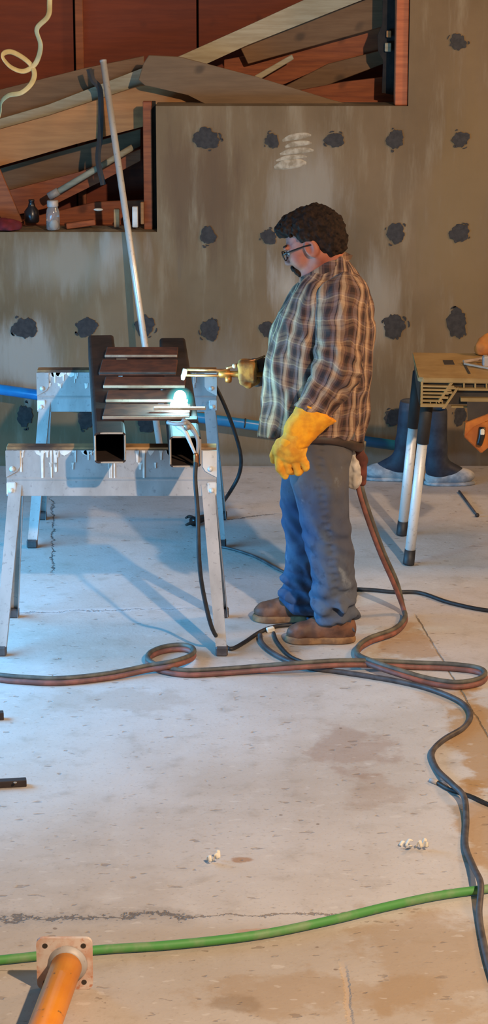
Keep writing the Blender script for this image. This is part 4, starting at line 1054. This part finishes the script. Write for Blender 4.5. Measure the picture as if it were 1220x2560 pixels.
# --- jeans
def fjeans(p):
    d = smin(legs(p), hips(p, .004), .03); x, y, z = p
    lowk = np.clip((.42 - z) / .3, 0, 1)
    fold = np.clip((.34 - z) / .16, 0, 1) * np.abs(np.sin(z * 38 + x * 16 + vnoise(x * 7, y * 7, z * 5) * 7)) * -.016
    fold = fold + .008 * np.clip((.34 - z) / .16, 0, 1) + np.abs(vnoise(x * 9 + z * 8, y * 9, z * 7 - x * 6)) * -.020 * np.clip((.75 - z) / .2, 0, 1)
    wr = fold + np.sin(z * 85 + vnoise(x * 10, y * 10, z * 6) * 9 + x * 22) * .009 * np.clip((.30 - z) / .15, 0, 1)
    knee = np.exp(-((z - .46) / .08) ** 2) * np.sin(z * 70 + x * 50 + vnoise(x * 8, y * 8, z * 8) * 6) * .004
    sv = np.array([(W(u, v, YN - .09).z, W(u, v, YN - .09).x) for v, u in ((1600, 846), (1530, 842), (1450, 838), (1370, 828), (1290, 812), (1200, 800), (1100, 806))])
    sm = np.exp(-((x - np.interp(z, sv[:, 0], sv[:, 1])) / .014) ** 2) * (y < YN)
    d = d + sm * (.004 * np.sin(z * 2 * np.pi / .030) + .003)
    d = d + wr + knee + vnoise(x * 14, y * 14, z * 6) * (.014 + .022 * lowk) + np.abs(vnoise(x * 20 + z * 9, y * 20, z * 12)) * (.010 + .026 * lowk)
    return d
jeans = sdf_obj('jeans', fjeans, (.08, YM - .27, .02), (.50, YM + .27, .96), .0065, 'denim', man)
# belt
bm = B(); r0 = []
A, C = W(694, 1082, YM), W(900, 1090, YM); zk, zn, zf = W(905, 1114, YM).z, W(855, 1099, YM - .22).z, W(694, 1084, YM).z
for k in range(33):
    a = 2 * math.pi * k / 32; c_, s_ = math.cos(a), math.sin(a)
    z_ = (zk * max(c_, 0) ** 2 + zf * max(-c_, 0) ** 2 + zn * s_ * s_)
    r0.append(V(((A.x + C.x) / 2 + (C.x - A.x) / 2 * 1.05 * c_, YM + .207 * s_, z_)))
tube(bm, r0, .009, 8, 2.2); obj('belt', bm, 'belt', man, None, True)
# rags at the back pocket
o = W(884, 1165, YM - .06)
def frag(p):
    d = chain(p, [(o.x - .015, o.y, o.z + .07), (o.x - .004, o.y, o.z), (o.x + .004, o.y, o.z - .065)], (.016, .024, .028), .01)
    return d + vnoise(p[0] * 60, p[1] * 60, p[2] * 50) * .018
lo, hi = bb((o + V((0, 0, .08)), o - V((0, 0, .07))), .05); rg = sdf_obj('pocket_rag', frag, lo, hi, .004, 'rag', man); rg['label'] = 'grey white rag at the back pocket'
o2 = W(903, 1150, YM + .0)
def frag2(p):
    d = chain(p, [(o2.x - .02, o2.y, o2.z + .07), (o2.x, o2.y, o2.z), (o2.x + .006, o2.y, o2.z - .09)], (.022, .026, .018), .01)
    return d + vnoise(p[0] * 50, p[1] * 50, p[2] * 40) * .014
lo, hi = bb((o2 + V((0, 0, .09)), o2 - V((0, 0, .10))), .05); rg = sdf_obj('pocket_rag', frag2, lo, hi, .004, 'redrag', man); rg['label'] = 'red brown rag behind the hip'

# --- boots
def work_boot(toe, heel, Y):
    T, Hh = G(*toe), G(*heel); T.y = Y; Hh.y = Y; L = (Hh.x - T.x)
    X = lambda f: T.x + L * f
    def up(p):
        d = ell(p, (X(.20), Y, .042), (L * .19, .046, .036)); d = smin(d, ell(p, (X(.50), Y, .055), (L * .30, .044, .050)), .03)
        d = smin(d, ell(p, (X(.80), Y, .060), (L * .20, .040, .060)), .03)
        d = smin(d, rcone(p, (X(.68), Y, .085), (X(.78), Y, .20), .046, .050), .03)
        d = smax(d, .022 - p[2], .006)
        return d + vnoise(p[0] * 40, p[1] * 40, p[2] * 40) * .006
    def so(p):
        d = smin(ell(p, (X(.24), Y, .012), (L * .25, .053, .06)), ell(p, (X(.72), Y, .012), (L * .28, .046, .06)), .05)
        return smax(smax(d, p[2] - .030, .004), .001 - p[2], .003)
    b_ = sdf_obj('boot', up, (T.x - .02, Y - .07, .0), (Hh.x + .03, Y + .07, .24), .005, 'boot', man)
    sdf_obj('sole', so, (T.x - .03, Y - .08, -.005), (Hh.x + .03, Y + .08, .05), .005, 'sole', b_)
    bm = B()
    for k in range(4):
        f = .44 + k * .055; z = .092 + k * .012; tube(bm, [(X(f), Y - .03, z - .012), (X(f + .01), Y, z + .008), (X(f + .02), Y + .03, z - .012)], .003, 6, 1, 4)
    obj('laces', bm, 'belt', b_, None, True)
work_boot((714, 1606), (890, 1606), YN - .005)
work_boot((632, 1549), (800, 1549), YF + .005)

# --- gloves
def glove_near():
    Yg = YM - .315
    Q = lambda u, v, dy=0: arr(W(u, v, Yg + dy))
    c0, c1, c2 = W(795, 1022, Yg + .02), W(752, 1075, Yg + .01), W(732, 1105, Yg)
    def cuff(p):
        d = chain(p, [arr(c0 + (c0 - c1) * .35), arr(c1), arr(c2)], (.094, .062, .054), .02)
        ax = (c1 - c0).normalized(); n_ = V((ax.x + .12, ax.y, ax.z)).normalized()
        s_ = (p[0] - c0.x) * n_.x + (p[1] - c0.y) * n_.y + (p[2] - c0.z) * n_.z
        d = smax(d, -s_, .003)
        return smax(d, np.abs(p[1] - (Yg + .01)) - .060, .012) + vnoise(p[0] * 22, p[1] * 22, p[2] * 22) * .008 + np.abs(vnoise(p[0] * 30, p[1] * 18, p[2] * 44)) * .008
    a, b = bb((c0, c2), .12); cf_ = sdf_obj('glove', cuff, a, b, .005, 'glove', man); cf_['label'] = 'yellow gauntlet glove on the hanging hand'
    def hand(p):
        d = rcone(p, Q(738, 1092), Q(728, 1118), .050, .050)
        d = smin(d, smax(ell(p, Q(727, 1130), (.064, .034, .050)), -1 + 0 * p[0], .01), .02)
        fing = (((698, 1146), (700, 1172), (714, 1190)), ((716, 1152), (720, 1176), (733, 1178)), ((737, 1154), (745, 1180), (752, 1176)), ((756, 1148), (764, 1168), (764, 1158)))
        for i, (k0, k1, k2) in enumerate(fing):
            f = chain(p, [Q(*k0, .0), Q(k1[0], k1[1], .004 if i else 0), Q(k2[0], k2[1], .006 if i == 0 else .042)], (.0190, .0165, .0140), .003)
            d = smin(d, f, .003)
        d = smin(d, chain(p, [Q(700, 1110, .02), Q(687, 1138, .035), Q(684, 1150, .045)], (.024, .0185, .015), .006), .012)   # thumb, in front of the thigh
        return d + vnoise(p[0] * 50, p[1] * 50, p[2] * 50) * .005
    a, b = bb((V(Q(720, 1070)), V(Q(720, 1195)), V(Q(670, 1130)), V(Q(785, 1130))), .06); sdf_obj('glove_hand', hand, a, b, .0035, 'glovepalm', cf_)
glove_near()
TY = YM + .09
t0, t1_ = W(462, 934, TY - .0), W(575, 936, TY)
def glove_far():
    g0 = W(628, 934, TY)
    def hand(p):
        d = chain(p, [arr(WF), arr(W(646, 932, TY + .06)), arr(W(632, 934, TY + .045))], (.050, .040, .034), .02)
        for i in range(4):                       # fingers close round the torch handle
            u = 634 - i * 9
            q = [W(u, 918, TY + .045), W(u - 2, 908, TY + .012), W(u - 3, 914, TY - .026), W(u - 2, 944, TY - .030), W(u, 954, TY - .002)]
            d = smin(d, chain(p, [arr(x) for x in q], (.017, .0165, .016, .0145, .012), .005), .005)
        d = smin(d, chain(p, [arr(W(640, 950, TY + .02)), arr(W(622, 962, TY - .005)), arr(W(608, 956, TY - .018))], (.020, .016, .013), .006), .01)
        return d + vnoise(p[0] * 50, p[1] * 50, p[2] * 50) * .004
    a, b = bb((WF, g0), .085); h_ = sdf_obj('glove', hand, a, b, .004, 'dimglove', man); h_['label'] = 'yellow glove gripping the torch'
glove_far()
ca, cb_ = W(664, 928, TY + .075), W(637, 932, TY + .052)
bm = B(); tube(bm, [ca, ca * .5 + cb_ * .5, cb_, cb_ + V((.004, 0, 0))], [.056, .058, .060, .046], 18, 1, 0, (0, 1, 0)); obj('glove_cuff', bm, 'belt', man, None, True)
# --- cutting torch in the far hand
t = thing('cutting_torch', 'brass cutting torch in the far gloved hand', 'torch', W(575, 936, TY))
for dv, r in ((-8, .0055), (6, .0055)):
    bm = B(); tube(bm, [W(462, 932 + dv, TY - .004), W(575, 934 + dv, TY)], r, 10); obj('gas_tube', bm, 'copper', t, None, True)
bm = B(); tube(bm, [W(463, 922, TY - .004), W(461, 934, TY - .006), W(458, 940, TY - .008), W(457, 950, TY - .012)], [.010, .011, .010, .0065], 12); obj('torch_head', bm, 'bare', t, None, True)
bm = B(); ax = V((1, 0, -.01)); lathe(bm, W(546, 935, TY), [(.010, 0), (.016, .008), (.017, .04), (.013, .048), (.013, .075), (.016, .08), (.016, .10), (.011, .105), (.011, .20)], 14, ax); obj('torch_handle', bm, 'brass', t, None, True)
bm = B(); lathe(bm, W(571, 948, TY - .01), [(.004, -.02), (.013, -.012), (.015, 0), (.013, .012), (.004, .016)], 12, (0, -.5, -.9)); obj('valve_knob', bm, 'brass', t, None, True)
bm = B(); tube(bm, [W(566, 921, TY), W(590, 913, TY - .006), W(612, 905, TY - .008), W(640, 899, TY - .004), W(662, 890, TY + .01)], [.006, .006, .005, .005, .004], 8, 1, 4); obj('lever', bm, 'copper', t, None, True)
bm = B(); ball(bm, W(586, 915, TY - .008), .010); obj('lever_screw', bm, 'bare', t, None, True)
for u in (604, 618): 
    bm = B(); lathe(bm, W(u, 936, TY), [(.012, -.008), (.016, -.004), (.016, .004), (.012, .008)], 12, ax); obj('hose_nut', bm, 'brass', t, None, True)
